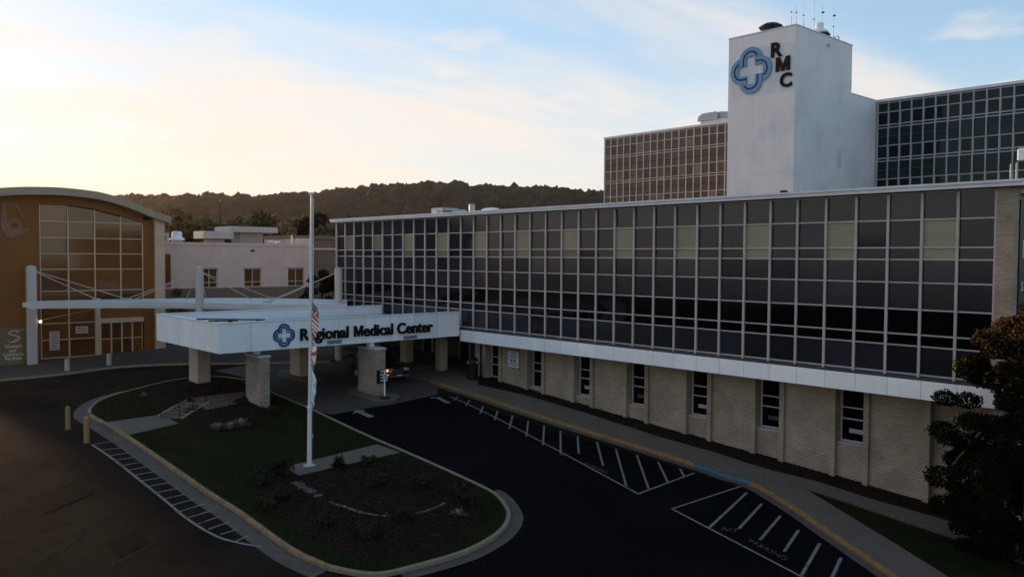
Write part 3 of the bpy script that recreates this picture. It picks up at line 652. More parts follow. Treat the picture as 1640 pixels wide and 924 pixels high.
# dark banner on the end wall
bx = X1 + .62
bn = empty('banner', (bx, 36.6, -3), 'tall dark banner with white lettering on the brick end wall', 'banner')
MB().box(bx, bx + .04, 36.42, 40, -2.6, 2.35).build('panel', M['black'], bn)
letters('N', 1.0, (bx + .045, 36.75, .1), (0, 1, 0), (0, 0, 1), (1, 0, 0), M['paper'], bn, depth=.005, fat=.01)
letters('S', .5, (bx + .045, 36.68, -1.2), (0, 1, 0), (0, 0, 1), (1, 0, 0), M['paper'], bn, depth=.005, fat=.01)

# roof equipment on the wing
def unit(px, z_lo, Y, label, cat, kind, w, dpt, h):
    p = onY(px, 330, Y); r = empty(kind, (p[0], Y, 2.9), label, cat)
    return r, p[0]
r, x = unit(716, 0, 40, 'boxy grey air conditioning unit on the clinic wing roof', 'air conditioner', 'rooftop_unit', 2, 1.5, 1)
MB().cbox(x - 1.3, x + .2, 39.4, 41, 2.9, 3.85, .03).build('cabinet', M['metalgrey'], r); MB().cbox(x + .25, x + 1.3, 39.6, 40.9, 2.9, 3.7, .03).build('coil_section', M['metalgrey'], r)
for k in range(5): MB().box(x + .35 + k * .18, x + .45 + k * .18, 39.57, 39.6, 3.15, 3.6).build('louvre', M['joint'], r)
MB().box(x - 1.1, x - .5, 39.37, 39.4, 3.1, 3.65).build('access_panel', M['fascia'], r)
r, x = unit(683, 0, 40, 'low pale roof hatch beside the air conditioning unit', 'hatch', 'roof_hatch', 1, 1, .4)
MB().cbox(x - .5, x + .5, 39.5, 40.5, 2.9, 3.18, .03).build('curb', M['fascia'], r); MB().cbox(x - .58, x + .58, 39.42, 40.58, 3.18, 3.28, .04).build('lid', M['fascia'], r)
r, x = unit(756, 0, 40, 'upright grey flue pipe on the clinic wing roof', 'pipe', 'flue_pipe', .3, .3, 1)
MB().tube([(x, 40, 2.8), (x, 40, 4.0)], .24, 12).build('pipe', M['metalgrey'], r); MB().tube([(x, 40, 2.85), (x, 40, 3.1)], .34, 12).build('flashing', M['fascia'], r)
r, x = unit(787, 0, 40, 'white mushroom shaped roof vent on the clinic wing roof', 'vent', 'roof_vent', .5, .5, .5)
MB().lathe([(.5, 0), (.5, .35)], (x, 40, 2.9)).build('curb', M['fascia'], r); MB().lathe([(.75, .35), (.8, .42), (.74, .58), (.5, .7), (.1, .75)], (x, 40, 2.9), smooth if False else 20).build('hood', M['white'], r, smooth=True)
p = onY(1633, 270, 36.2); r = empty('floodlight', (p[0], 36.2, 3.05), 'pale floodlight on a short pole at the roof corner', 'floodlight')
MB().tube([(p[0] - .1, 36.2, 3.05), (p[0] - .1, 36.2, 3.75), (p[0] + .08, 36.1, 3.95)], .045, 8).build('pole', M['metalgrey'], r)
MB().cbox(p[0] - .02, p[0] + .32, 35.9, 36.25, 3.85, 4.3, .05).build('lamp_head', M['white'], r)
MB().tube([(p[0] - .33, 36.25, 3.05), (p[0] - .33, 36.25, 3.75)], .02, 6).build('conduit', M['metalgrey'], r)
p = onY(1255, 304, 36.1); r = empty('camera_box', (p[0], 36.1, 3.09), 'small black box on the white roof edge below the tower', 'box')
MB().cbox(p[0] - .14, p[0] + .14, 36.0, 36.25, 3.09, 3.25, .02).build('housing', M['black'], r); MB().tube([(p[0], 36.0, 3.17), (p[0], 35.9, 3.16)], .05, 8).build('lens', M['blackglass'], r)

# ================================================================ drop-off canopy with the sign
CXF, CXB, CYL, CYR, CT, CB = -44.7, -54.6, 18.48, 35.4, -3.74, -5.43
can = empty('drop_off_canopy', (-49.6, 26, -9), 'flat white panelled drop-off canopy on brick piers and tan columns', 'canopy')
MB().box(CXB + .3, CXF - .3, CYL + .3, CYR, -4.75, -4.45).build('roof_deck', M['roofgrey'], can)
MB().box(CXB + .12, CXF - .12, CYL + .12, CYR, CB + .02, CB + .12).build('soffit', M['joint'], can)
def fascia_panels(a, b, axis, fixed, out):
    edges = np.linspace(a, b, max(2, int(round((b - a) / 1.93)) + 1))
    for e0, e1 in zip(edges[:-1], edges[1:]):
        if axis == 'y':
            MB().cbox(fixed - (0 if out > 0 else .0) - (.1 if out > 0 else 0), fixed + (0 if out > 0 else .1), e0 + .013, e1 - .013, CB, CT - .06, .006).build('fascia_panel', M['white'], can)
        else:
            MB().cbox(e0 + .013, e1 - .013, fixed, fixed + .1, CB, CT - .06, .006).build('fascia_panel', M['white'], can)
fascia_panels(CYL, 35.4, 'y', CXF, 1); fascia_panels(CYL + .12, 35.4, 'y', CXB, -1); fascia_panels(CXB + .1, CXF - .1, 'x', CYL, -1)
MB().box(CXF - .25, CXF - .11, CYL + .12, 35.4, CB + .01, CT - .07).box(CXB + .11, CXB + .25, CYL + .12, 35.4, CB + .01, CT - .07).box(CXB + .25, CXF - .25, CYL + .11, CYL + .25, CB + .01, CT - .07).build('parapet_core', M['white'], can)
MB().box(CXF - .1095, CXF - .1005, CYL + .12, 35.4, CB + .01, CT - .07).box(CXB + .1005, CXB + .1095, CYL + .12, 35.4, CB + .01, CT - .07).box(CXB + .25, CXF - .25, CYL + .1005, CYL + .1095, CB + .01, CT - .07).build('joint_backing', M['joint'], can)
MB().box(CXF - .3, CXF + .03, CYL - .03, 35.4, CT - .06, CT).box(CXB - .03, CXB + .3, CYL - .03, 35.4, CT - .06, CT).box(CXB + .3, CXF - .3, CYL - .03, CYL + .3, CT - .06, CT).build('coping', M['fascia'], can)
# lettering and emblem
a = onX(480, 544.5, CXF); b = onX(692, 535, CXF)
letters('Regional Medical Center', .98, (CXF + .03, a[1], -4.98), (0, 1, 0), (0, 0, 1), (1, 0, 0), M['ink'], can, depth=.05, fat=.027, width=b[1] - a[1])
def logo_lobes(parent, c, s, ax, ay, az, m, depth, mline=None):
    ax, ay, az, c = (np.array(v, float) for v in (ax, ay, az, c))
    ang = np.linspace(math.pi, math.radians(15), 16)
    outer = [(-.95, .33)] + [(.95 * math.cos(t), .75 + .95 * math.sin(t)) for t in ang] + [(.67 * math.cos(t), .75 + .67 * math.sin(t)) for t in np.linspace(math.radians(25), math.pi, 16)] + [(-.67, .33)]
    outer = [(x, max(y, 1.0) if x > .31 else y) for x, y in outer]
    innr = [(-.53, .33)] + [(.53 * math.cos(t), .75 + .53 * math.sin(t)) for t in np.linspace(math.pi, math.radians(29), 14)] + [(.45, 1.0), (-.36, 1.0), (-.36, .33)]
    for q in range(4):
        ca, sa_ = math.cos(-q * math.pi / 2), math.sin(-q * math.pi / 2); mbx = MB()
        for poly, dp in ((outer, depth), (innr, depth)):
            n = len(poly); R = [(x * ca - y * sa_, x * sa_ + y * ca) for x, y in poly]
            vs = [c + s * (ax * x + ay * y) + az * t for t in (0, dp) for x, y in R]
            mbx.add(vs, [tuple(range(n)), tuple(range(2 * n - 1, n - 1, -1))] + [(i, n + i, n + (i + 1) % n, (i + 1) % n) for i in range(n)])
        o = mbx.build('emblem_loop', m, parent)
        if mline is not None:
            seam = [(-.66, .34)] + [((.66) * math.cos(t), .75 + .66 * math.sin(t)) for t in np.linspace(math.pi, math.radians(28), 14)] + [((.54) * math.cos(t), .75 + .54 * math.sin(t)) for t in np.linspace(math.radians(31), math.pi, 14)] + [(-.54, .34)]
            R = [(x * ca - y * sa_, x * sa_ + y * ca) for x, y in seam]; n = len(R); vs = [c + s * (ax * x + ay * y) + az * t for t in (-.01, depth * .5) for x, y in R]
            MB().add(vs, [tuple(range(n)), tuple(range(2 * n - 1, n - 1, -1))] + [(i, n + i, n + (i + 1) % n, (i + 1) % n) for i in range(n)]).build('emblem_seam', mline, o)
logo_lobes(can, (CXF + .012, 22.36, -4.62), .405, (0, 1, 0), (0, 0, 1), (1, 0, 0), M['blue'], .06)
for (pa, pb) in (((524, 548.5), (547.5, 546)), ((646, 541), (668, 538.5))):
    p, q = onX(*pa, CXF), onX(*pb, CXF); pl = MB().box(CXF + .003, CXF + .02, p[1], q[1], p[2] - .1, p[2] + .12).build('small_sign', M['print'], can)
    MB().box(CXF + .02, CXF + .026, p[1] + .03, q[1] - .03, p[2] - .07, p[2] + .09).build('sign_face', M['metalgrey'], pl)
    for k in range(6):
        yy = p[1] + .12 + k * (q[1] - p[1] - .24) / 6; MB().box(CXF + .026, CXF + .03, yy, yy + .09 + .03 * (k % 2), p[2] - .03, p[2] + .05).build('print', M['blue'], pl)
# supports
def pier(name_px, cx, cy, hx, hy):
    zb = gz(cx, cy) - .15; zt = CB - .42
    b = MB().box(cx - hx, cx + hx, cy - hy, cy + hy, zb, zt).build('brick_pier', M['brickpier'], can)
    MB().cbox(cx - hx - .06, cx + hx + .06, cy - hy - .06, cy + hy + .06, zt, zt + .12, .03).build('cap', M['brickcap'], b)
    MB().cbox(cx - .32, cx + .05, cy - .18, cy + .18, zt + .12, CB + .03, .01).build('post', M['white'], b)
    return b
p1 = pier('', -45.75, 21.22, .95, .3); p2 = pier('', -45.05, 28.55, 1.05, .36)
for cx, cy in ((-53.9, 21.0), (-53.2, 27.85)): MB().cbox(cx - .75, cx + .75, cy - .42, cy + .42, gz(cx, cy) - .1, CB + .03, .02).build('column', M['plaster'], can)
MB().box(-46.2, -46.05, 28.17, 28.19, gz(-46, 28.2) + .5, gz(-46, 28.2) + .75).build('outlet_box', M['black'], p2)
# things lying on the canopy roof
pa = onX(316, 509, -48.5)
for (xa, ya), (xb, yb), w, lab in (((316, 510), (424, 511), .14, 'long dark plank lying on the canopy roof'), ((334, 513), (381, 512.5), .1, 'short dark plank lying on the canopy roof')):
    d0 = ray(xa, ya); d1 = ray(xb, yb); a = d0 * (-3.66 / d0[2]); b = d1 * (-3.66 / d1[2])
    r = empty('plank', (*a[:2], -4.45), lab, 'plank'); t = b - a; t /= np.linalg.norm(t); n_ = np.array([-t[1], t[0], 0])
    mbx = MB(); vs = [q + n_ * e + np.array([0, 0, h]) for q in (a, b) for e in (-w, w) for h in (-.06, 0)]
    mbx.add(vs, [(0, 1, 3, 2), (4, 6, 7, 5), (0, 4, 5, 1), (2, 3, 7, 6), (1, 5, 7, 3), (0, 2, 6, 4)]); mbx.build('board', M['black'], r)
    for q in (a + t * .4, b - t * .4): MB().box(q[0] - .09, q[0] + .09, q[1] - .09, q[1] + .09, -4.46, -3.722).build('bearer', M['black'], r)

# ================================================================ cable-stayed walkway roof
ZT = -3.62
def at_z(px, py, z): d_ = ray(px, py); return d_ * z / d_[2]
fr = [at_z(x, y, ZT) for x, y in ((36, 484.5), (100, 484.2), (200, 484.0), (300, 484.8), (400, 486.5), (480, 487.5), (556, 488))]
bk = [at_z(x, y, ZT) for x, y in ((556, 480.0), (500, 478.8), (400, 477.3), (319, 477.3), (200, 479.0), (100, 481), (60, 482))]
out = smooth([tuple(p[:2]) for p in fr], 4) + smooth([tuple(p[:2]) for p in bk], 4)
tc_ = empty('walkway_roof', (-65, 24, -8.6), 'thin white cable-stayed walkway roof hung from three masts', 'canopy')
MB().prism(out, 'z', ZT - .36, ZT).build('roof_slab', M['slab'], tc_)
cen = np.mean(np.array(out), 0); MB().prism([tuple(cen + (np.array(p) - cen) * .96) for p in out], 'z', ZT - .46, ZT - .36).build('soffit', M['fascia'], tc_)
masts = [np.array([-74.8, 15.7]), np.array([-62.9, 24.55]), np.array([-56.95, 33.1])]
tops = []
for k, m_ in enumerate(masts):
    r = .34 if k == 0 else .3; zb = gz(*m_) - .1
    if k == 0: mo = MB().cbox(m_[0] - r, m_[0] + r, m_[1] - r, m_[1] + r, zb, -.98, .05).build('mast', M['mast'], tc_)
    else: mo = MB().tube([(*m_, zb), (*m_, -1.0)], r, 18).build('mast', M['mast'], tc_, smooth=False)
    MB().lathe([(r * .8, 0), (r * .8, .1), (.05, .14)], (*m_, -1.0), 14).build('cap', M['mast'], mo); tops.append(np.array([*m_, -1.22]))
def anchor(px, py): return at_z(px, py, ZT + .05)
for t, an in ((0, (155, 479.5)), (0, (203, 479)), (1, (203, 479)), (1, (215, 479.5)), (1, (297, 482)), (1, (331, 479)), (1, (404, 480)), (1, (436, 477.8)), (2, (428, 483.5)), (2, (434, 483))):
    e = anchor(*an); MB().tube([tops[t], e], .03, 6).build('stay_cable', M['mast'], tc_); 
for an in ((155, 479.5), (203, 479), (436, 477.8), (428, 483.5)):
    e = anchor(*an); MB().cbox(e[0] - .35, e[0] + .35, e[1] - .25, e[1] + .25, ZT, ZT + .12, .03).build('anchor_plate', M['metalgrey'], tc_)
e = at_z(155, 494, ZT - .6); MB().tube([np.array([*masts[0], -5.4]), e], .028, 6).build('stay_cable', M['mast'], tc_)
lz = onX(63, 515, -74.4); wlamp = empty('wall_lamp', (lz[0], lz[1], lz[2] - .15), 'small lit lamp on a bracket of the walkway mast', 'lamp')
MB().tube([(-74.8, 15.95, lz[2] - .1), (-74.45, 16.05, lz[2] - .05)], .03, 6).build('bracket', M['metalgrey'], wlamp)
MB().lathe([(.05, -.1), (.1, -.04), (.1, .04), (.05, .09)], (lz[0], lz[1] + .08, lz[2]), 12).build('bulb', M['lamp'], wlamp, smooth=True)

# ================================================================ curved-roof pavilion
XW = -76.0
pv = empty('curved_pavilion', (XW - 10, 17, -8.9), 'ochre pavilion with an arched roof and a tall gridded window coloured with amber reflections', 'building')
prof = [(13.88, 5.19), (15.2, 5.34), (16.51, 5.42), (17.6, 5.45), (18.81, 5.43), (20.73, 5.28), (22, 5.02), (23.23, 4.67), (24.3, 4.27), (25.31, 3.89), (26.82, 3.45)]
lft = [(2 * 17.5 - y, z) for y, z in prof[::-1] if y > 21.5]; prof = lft + prof
arc = smooth(prof, 3)
def arc_z(y): return float(np.interp(y, [p[0] for p in arc], [p[1] for p in arc]))
ARC_L = arc[0][0]
MB().prism(arc + [(y, z - .62) for y, z in arc[::-1]], 'x', XW - 22, XW + .95).build('roof', M['ochrefascia'], pv)
def wall_poly(y0, y1, zlo, drop):
    ys = np.linspace(y0, y1, 9); return [(y0, zlo)] + [(y, arc_z(y) - drop) for y in ys] + [(y1, zlo)]
GL, GR, GTOP = 16.63, 24.68, 1.38
def gtop(y): return float(np.interp(y, [16.6, 18.8, 20.86, 22.9, 24.72], [4.04, 4.06, 3.81, 3.31, 2.77]))
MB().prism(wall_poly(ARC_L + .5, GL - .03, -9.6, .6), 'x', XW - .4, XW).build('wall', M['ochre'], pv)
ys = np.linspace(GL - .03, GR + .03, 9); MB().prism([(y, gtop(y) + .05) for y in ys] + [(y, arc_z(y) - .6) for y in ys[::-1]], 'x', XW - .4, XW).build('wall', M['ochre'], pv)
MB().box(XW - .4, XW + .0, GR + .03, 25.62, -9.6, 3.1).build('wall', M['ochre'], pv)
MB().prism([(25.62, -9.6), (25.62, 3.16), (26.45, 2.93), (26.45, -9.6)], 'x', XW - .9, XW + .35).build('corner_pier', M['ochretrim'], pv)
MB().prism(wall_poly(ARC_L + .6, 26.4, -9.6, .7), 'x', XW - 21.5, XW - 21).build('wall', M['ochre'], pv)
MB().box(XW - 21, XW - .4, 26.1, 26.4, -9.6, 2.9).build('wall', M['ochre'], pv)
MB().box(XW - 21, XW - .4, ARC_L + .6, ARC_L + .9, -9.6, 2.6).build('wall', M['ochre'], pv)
MB().box(XW - 1.2, XW - .9, GL, GR, -9, 3.0).build('inner_wall', M['gasket'], pv)
gy = [GL, 18.72, 20.78, 22.84, GR]; gzz = [-8.55, -7.05, -5.7, -4.3, -3.03, -1.22, .08, 1.38, 2.72]
for i in range(4):
    for j, z0 in enumerate(gzz):
        if z0 < -4.4 and i >= 2: continue
        top_ = gzz[j + 1] if j + 1 < len(gzz) else None
        if top_ is not None and gtop(gy[i + 1]) > top_ + .1: poly = [(gy[i] + .03, z0), (gy[i + 1] - .03, z0), (gy[i + 1] - .03, top_), (gy[i] + .03, top_)]
        elif top_ is None: poly = [(gy[i] + .03, z0), (gy[i + 1] - .03, z0), (gy[i + 1] - .03, max(gtop(gy[i + 1]), z0 + .05)), (gy[i] + .03, gtop(gy[i]))]
        else: poly = [(gy[i] + .03, z0), (gy[i + 1] - .03, z0), (gy[i + 1] - .03, gtop(gy[i + 1])), (gy[i] + .03, min(gtop(gy[i]), top_))]
        MB().prism(poly, 'x', XW - .18, XW - .15).build('glass_pane', M['glowglass'], pv).rotation_euler = (0, random.uniform(-.008, .008), random.uniform(-.008, .008))
for i, y in enumerate(gy): MB().box(XW - .2, XW - .02, y - .045, y + .045, -8.6 if i < 3 else -4.3, gtop(y)).build('mullion', M['ochretrim'], pv)
for z0 in gzz[:]:
    y1 = GR if z0 > -4.4 else 20.74
    MB().box(XW - .19, XW - .04, GL + .046, y1 - .046, z0 - .035, z0 + .035).build('transom', M['ochretrim'], pv)
# entrance doors
MB().box(XW - .1, XW + .12, 20.78, 21.12, -8.8, -4.45).build('door_post', M['ochretrim'], pv)
MB().box(XW - .1, XW + .1, 21.12, 24.68, -5.85, -5.45).build('lintel', M['ochretrim'], pv)
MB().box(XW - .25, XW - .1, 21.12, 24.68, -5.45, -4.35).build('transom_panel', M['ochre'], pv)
for k in range(4):
    y0 = 21.15 + k * .86; dr = MB().box(XW - .1, XW + .02, y0, y0 + .05, -8.6, -5.85).box(XW - .1, XW + .02, y0 + .79, y0 + .84, -8.6, -5.85).box(XW - .1, XW + .02, y0 + .05, y0 + .79, -7.25, -7.18).box(XW - .1, XW + .02, y0 + .05, y0 + .79, -8.6, -8.5).build('door', M['ochretrim'], pv)
    for za, zb in ((-8.5, -7.25), (-7.18, -5.85)): MB().box(XW - .06, XW - .03, y0 + .05, y0 + .79, za, zb).build('pane', M['glowglass'], dr)
# wall emblem (a bundled figure), plain relief
em = MB()
def strokes(pts, w, x0, x1, mbx):
    P = [np.array(p) for p in pts]
    for a, b, wa, wb in zip(P[:-1], P[1:], w[:-1], w[1:]):
        t = (b - a) / (np.linalg.norm(b - a) + 1e-9); n_ = np.array([-t[1], t[0]]); mbx.prism([tuple(a - n_ * wa - t * .01), tuple(b - n_ * wb + t * .01), tuple(b + n_ * wb + t * .01), tuple(a + n_ * wa - t * .01)], 'x', x0 + random.uniform(0, .004), x1 + random.uniform(0, .012))
def ez(px, py): p = onX(px, py, XW); return (p[1], p[2])
strokes(smooth([ez(7, 325), ez(6, 345), ez(7, 362), ez(12, 372)], 4), [.12, .14, .16, .16, .17, .18, .2, .22, .24, .26, .28, .3, .32], XW + .01, XW + .07, em)
strokes(smooth([ez(10, 374), ez(22, 373), ez(34, 370), ez(47, 367)], 4), [.3, .32, .34, .34, .33, .32, .3, .28, .24, .2, .16, .12, .06], XW + .01, XW + .08, em)
strokes(smooth([ez(14, 328), ez(24, 328), ez(30, 336), ez(38, 352)], 4), [.12, .12, .12, .12, .12, .11, .1, .09, .08, .07, .06, .05, .03], XW + .01, XW + .06, em)
strokes(smooth([ez(13, 367), ez(16, 355), ez(25, 354), ez(31, 357), ez(31, 368)], 4), [.12, .13, .14, .15, .16, .17, .18, .18, .18, .17, .16, .15, .14, .13, .12, .1, .1], XW + .01, XW + .07, em)
em.build('wall_emblem', M['plaque'], pv)
# pavilion sign
sg = empty('pavilion_sign', (XW + .3, 14.6, -8.95), 'dark glass sign reading Women\'s and Children\'s Pavilion beside the mast', 'sign')
MB().cbox(XW + .25, XW + .37, 13.6, 15.5, -8.8, -5.85, .02).build('panel', M['signgrey'], sg)
MB().box(XW + .2, XW + .42, 13.6, 15.5, -9.1, -8.8).build('base', M['concdark'], sg)
for t_, zz, w, y0 in (("Women's", -7.45, 1.25, 13.9), ('and', -7.78, .5, 14.25), ("Children's", -8.1, 1.4, 13.82), ('Pavilion', -8.42, 1.15, 13.95)):
    letters(t_, .36, (XW + .375, y0, zz), (0, 1, 0), (0, 0, 1), (1, 0, 0), M['signpale'], sg, depth=.006, fat=.012, width=w)
sw = MB(); strokes(smooth([(14.35, -7.0), (14.7, -6.95), (15.0, -6.7), (14.75, -6.5), (14.4, -6.4), (14.25, -6.25), (14.6, -6.1), (15.0, -6.15)], 3), [.05] * 22, XW + .37, XW + .385, sw); strokes(smooth([(14.8, -6.25), (15.1, -6.05), (15.45, -6.02)], 3), [.035, .03, .03, .02, .02, .015, .01], XW + .37, XW + .385, sw)
strokes(smooth([(14.15, -6.85), (14.35, -6.98), (14.6, -6.9), (14.8, -6.7)], 3), [.03] * 10, XW + .37, XW + .385, sw)
sw.build('emblem', M['signpale'], sg)
# notices in the window
for (a, b, lab) in (((79, 531), (95.5, 560), 'tall white notice sheet in the lower pavilion window'), ((121, 523), (141, 533), 'small pale plaque in the lower pavilion window')):
    p, q = onX(*a, XW), onX(*b, XW); r = empty('notice', (XW, p[1], q[2]), lab, 'notice')
    MB().box(XW + .005, XW + .03, p[1], q[1], q[2], p[2]).build('sheet', M['signpale'], r)
    n = 7 if q[2] - p[2] < -1 else 2
    for k in range(n): zz = p[2] - (k + .8) * (p[2] - q[2]) / (n + .6); MB().box(XW + .03, XW + .036, p[1] + .12, q[1] - .1 - .1 * (k % 3 == 2), zz - .035, zz + .035).build('print', M['plaque'], r)

# ================================================================ pink block behind
XP = -83.0
pk = empty('pink_block', (XP - 8, 36, -8.5), 'low pink stucco block with three square dark windows behind the walkway roof', 'building')
wins = [(34.2, 36.6), (37.05, 38.98), (42.0, 43.9)]
wins = [(onX(322, 445, XP)[1], onX(348.5, 445, XP)[1]), (onX(391, 445, XP)[1], onX(418.5, 445, XP)[1]), (onX(461, 445, XP)[1], onX(487, 445, XP)[1])]
WT, WB_ = -1.34, -3.2
ye = [26.6] + [v for w in wins for v in w] + [45.0]
for i in range(0, len(ye), 2): MB().box(XP - .5, XP, ye[i], ye[i + 1], -3.3, 1.0).build('wall', M['pink'], pk)
for a, b in wins:
    MB().box(XP - .5, XP - .001, a, b, WT, 1.0).build('wall', M['pink'], pk)
    w = MB().box(XP - .2, XP - .1, a, a + .09, WB_, WT).box(XP - .2, XP - .1, b - .09, b, WB_, WT).box(XP - .2, XP - .1, (a + b) / 2 - .045, (a + b) / 2 + .045, WB_, WT).box(XP - .199, XP - .101, a + .09, b - .09, WB_ + .42, WB_ + .5).box(XP - .199, XP - .101, a + .09, b - .09, WT - .08, WT).build('window', M['metaltan'], pk)
    for (ya, yb) in ((a + .09, (a + b) / 2 - .045), ((a + b) / 2 + .045, b - .09)):
        for za, zb in ((WB_, WB_ + .42), (WB_ + .5, WT - .08)): MB().box(XP - .17, XP - .15, ya, yb, za, zb).build('pane', M['glowglass'], w)
    MB().box(XP - .3, XP + .06, a - .05, b + .05, WB_ - .1, WB_).build('sill', M['metaltan'], w); MB().box(XP - .01, XP + .04, a - .08, b + .08, WT, WT + .16).build('lintel', M['metaltan'], w)
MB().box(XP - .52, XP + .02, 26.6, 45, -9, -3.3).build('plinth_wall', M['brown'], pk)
MB().box(XP - .6, XP + .06, 26.6, 45.06, 1.0, 1.3).build('coping', M['pink'], pk)
MB().box(XP - 16, XP - .5, 26.6, 45, .8, 1.05).build('roof', M['roofgrey'], pk)
MB().box(XP - 16, XP - .5, 44.6, 45, -9, 1.0).build('wall', M['pink'], pk)
MB().box(XP - 15.9, XP - .6, 26.8, 27.1, 1.05, 1.3).build('coping', M['pink'], pk)
MB().box(XP + .0, XP + .05, 29.0, 29.55, -3.1, .12).build('window', M['glowglass'], pk)
sc_ = MB().box(XP + .02, XP + .16, onX(404, 397, XP)[1] - .2, onX(404, 397, XP)[1] + .2, .48, .62).build('scupper', M['black'], pk)
# brown block in the gap
bw = empty('brown_block', (XP - 4, 48, -8.5), 'brown stucco block glimpsed between the pink block and the glass wing', 'building')
MB().box(XP - 9, XP - 1.5, 45.1, 62, -9, 1.9).build('wall', M['brown'], bw); MB().box(XP - 9.2, XP - 1.3, 43.6, 62, 1.9, 2.3).build('coping', M['brown'], bw)
MB().box(XP - 1.5, XP - 1.35, 45.1, 62, .7, .9).build('ledge', M['pink'], bw); MB().box(XP - 9, XP - 1.2, 43.6, 45.3, 1.31, 1.95).build('wall', M['pink'], bw)
# roof things on the pink block
def vent(y0, y1, x0, zt, th, neck, label):
    r = empty('roof_vent', (x0, (y0 + y1) / 2, 1.05), label, 'vent', None)
    hy = (y1 - y0) / 2; cy = (y0 + y1) / 2
    MB().cbox(x0 - hy, x0 + hy * .7, y0, y1, zt - th, zt, .05).build('hood', M['metaltan'], r)
    MB().box(x0 - hy * neck, x0 + hy * neck * .7, cy - hy * neck, cy + hy * neck, 1.05, zt - th).build('neck', M['plaster'], r)
    return r
vent(33.3, 36.5, XP - 2.3, 2.5, .75, .52, 'smaller flat-topped square roof vent on the pink block')
vent(36.9, 42.2, XP - 4.5, 3.12, .6, .5, 'larger flat-topped square roof vent on the pink block')
r = empty('exhaust_fan', (XP - 2, 30.9, 1.05), 'small white exhaust fan with flared base on the pink block', 'fan')
MB().cbox(XP - 2.4, XP - 1.6, 30.5, 31.35, 1.05, 1.5, .03).build('curb', M['metaltan'], r); MB().lathe([(.72, .45), (.72, .62), (.5, .75), (.48, 1.25), (.4, 1.35), (.05, 1.36)], (XP - 2, 30.93, 1.05), 16).build('hood', M['white'], r, smooth=False)
r = empty('roof_box', (XP - 1.2, 29.2, 1.05), 'pale equipment box at the pavilion end of the pink block roof', 'box')
MB().cbox(XP - 1.8, XP - .8, 28.5, 29.75, 1.05, 2.2, .03).build('cabinet', M['metaltan'], r); MB().box(XP - .8, XP - .77, 28.8, 29.4, 1.4, 1.9).build('louvre', M['joint'], r)
for px, lab in ((433, 'first of two small white roof vents left of the pipe'), (444, 'second of two small white roof vents next to the pipe')):
    y = onX(px, 388, XP - 2)[1]; r = empty('small_vent', (XP - 2, y, 1.05), lab, 'vent', 'small white roof vents'); MB().cbox(XP - 2.25, XP - 1.75, y - .25, y + .25, 1.05, 1.62, .04).build('hood', M['white'], r); MB().box(XP - 1.75, XP - 1.73, y - .15, y + .15, 1.2, 1.4).build('louvre', M['joint'], r)
y = onX(468, 380, XP - 2)[1]; r = empty('flue_pipe', (XP - 2, y, 1.05), 'slim upright pipe on the pink block roof', 'pipe'); MB().tube([(XP - 2, y, 1.0), (XP - 2, y, 2.3)], .12, 10).build('pipe', M['white'], r); MB().lathe([(.22, 0), (.2, .2), (.13, .25)], (XP - 2, y, 1.05), 12).build('flashing', M['joint'], r)
p = onX(353, 370, -96); r = empty('utility_pole', (-96, p[1], -8.3), 'thin wooden pole rising behind the pink block', 'pole')
MB().tube([(-96, p[1], -8.5), (-96, p[1], 6.3)], [.2, .13], 8).build('shaft', M['bark'], r); MB().tube([(-96, p[1] - .05, 6.3), (-96, p[1] - .05, 6.6)], .05, 6).build('tip', M['metalgrey'], r)

# ================================================================ tower and upper wings
YT, XT0, XT1, TT = 76.04, -50.46, -42.80, 23.16
YWG = 94.0; WZ = 18.0
tw = empty('white_tower', (-46.6, 82, -8), 'tall white stucco tower with a blue knot emblem and RMC letters', 'tower')
MB().box(XT0, XT1, YT, 87.9, -8, TT - .1).build('shaft', M['tower'], tw)
MB().box(XT0 - .05, XT1 + .05, YT - .05, 87.95, TT - .1, TT).build('coping', M['fascia'], tw)
MB().box(XT0 + .5, XT1 - .004, 87.9, YWG + 2, -8, WZ - .08).build('link_shaft', M['tower'], tw)
MB().box(XT0 + .5, XT1 + .04, 87.96, YWG - .2, WZ - .08, WZ + .02).build('coping', M['fascia'], tw)
for z in (13.2, 8.6): MB().box(XT0 + .1, XT1 - .1, YT - .006, YT, z - .02, z + .02).build('joint', M['fascia'], tw); MB().box(XT1, XT1 + .006, YT + .1, 93, z - .32, z - .28).build('joint', M['fascia'], tw)
q = onX(1344, 255, XT1); MB().box(XT1, XT1 + .03, q[1] - .45, q[1] + .45, q[2] - .9, q[2] + .9).build('louvre', M['fascia'], tw)
q = onX(1326, 75, XT1); MB().lathe([(.15, 0), (.15, .2), (.1, .25)], (XT1 + .1, q[1], q[2]), 10).build('lamp', M['metalgrey'], tw)
logo_lobes(tw, (-47.72, YT - .01, 19.38), 1.41, (1, 0, 0), (0, 0, 1), (0, -1, 0), M['steelblue'], .16, M['navy'])
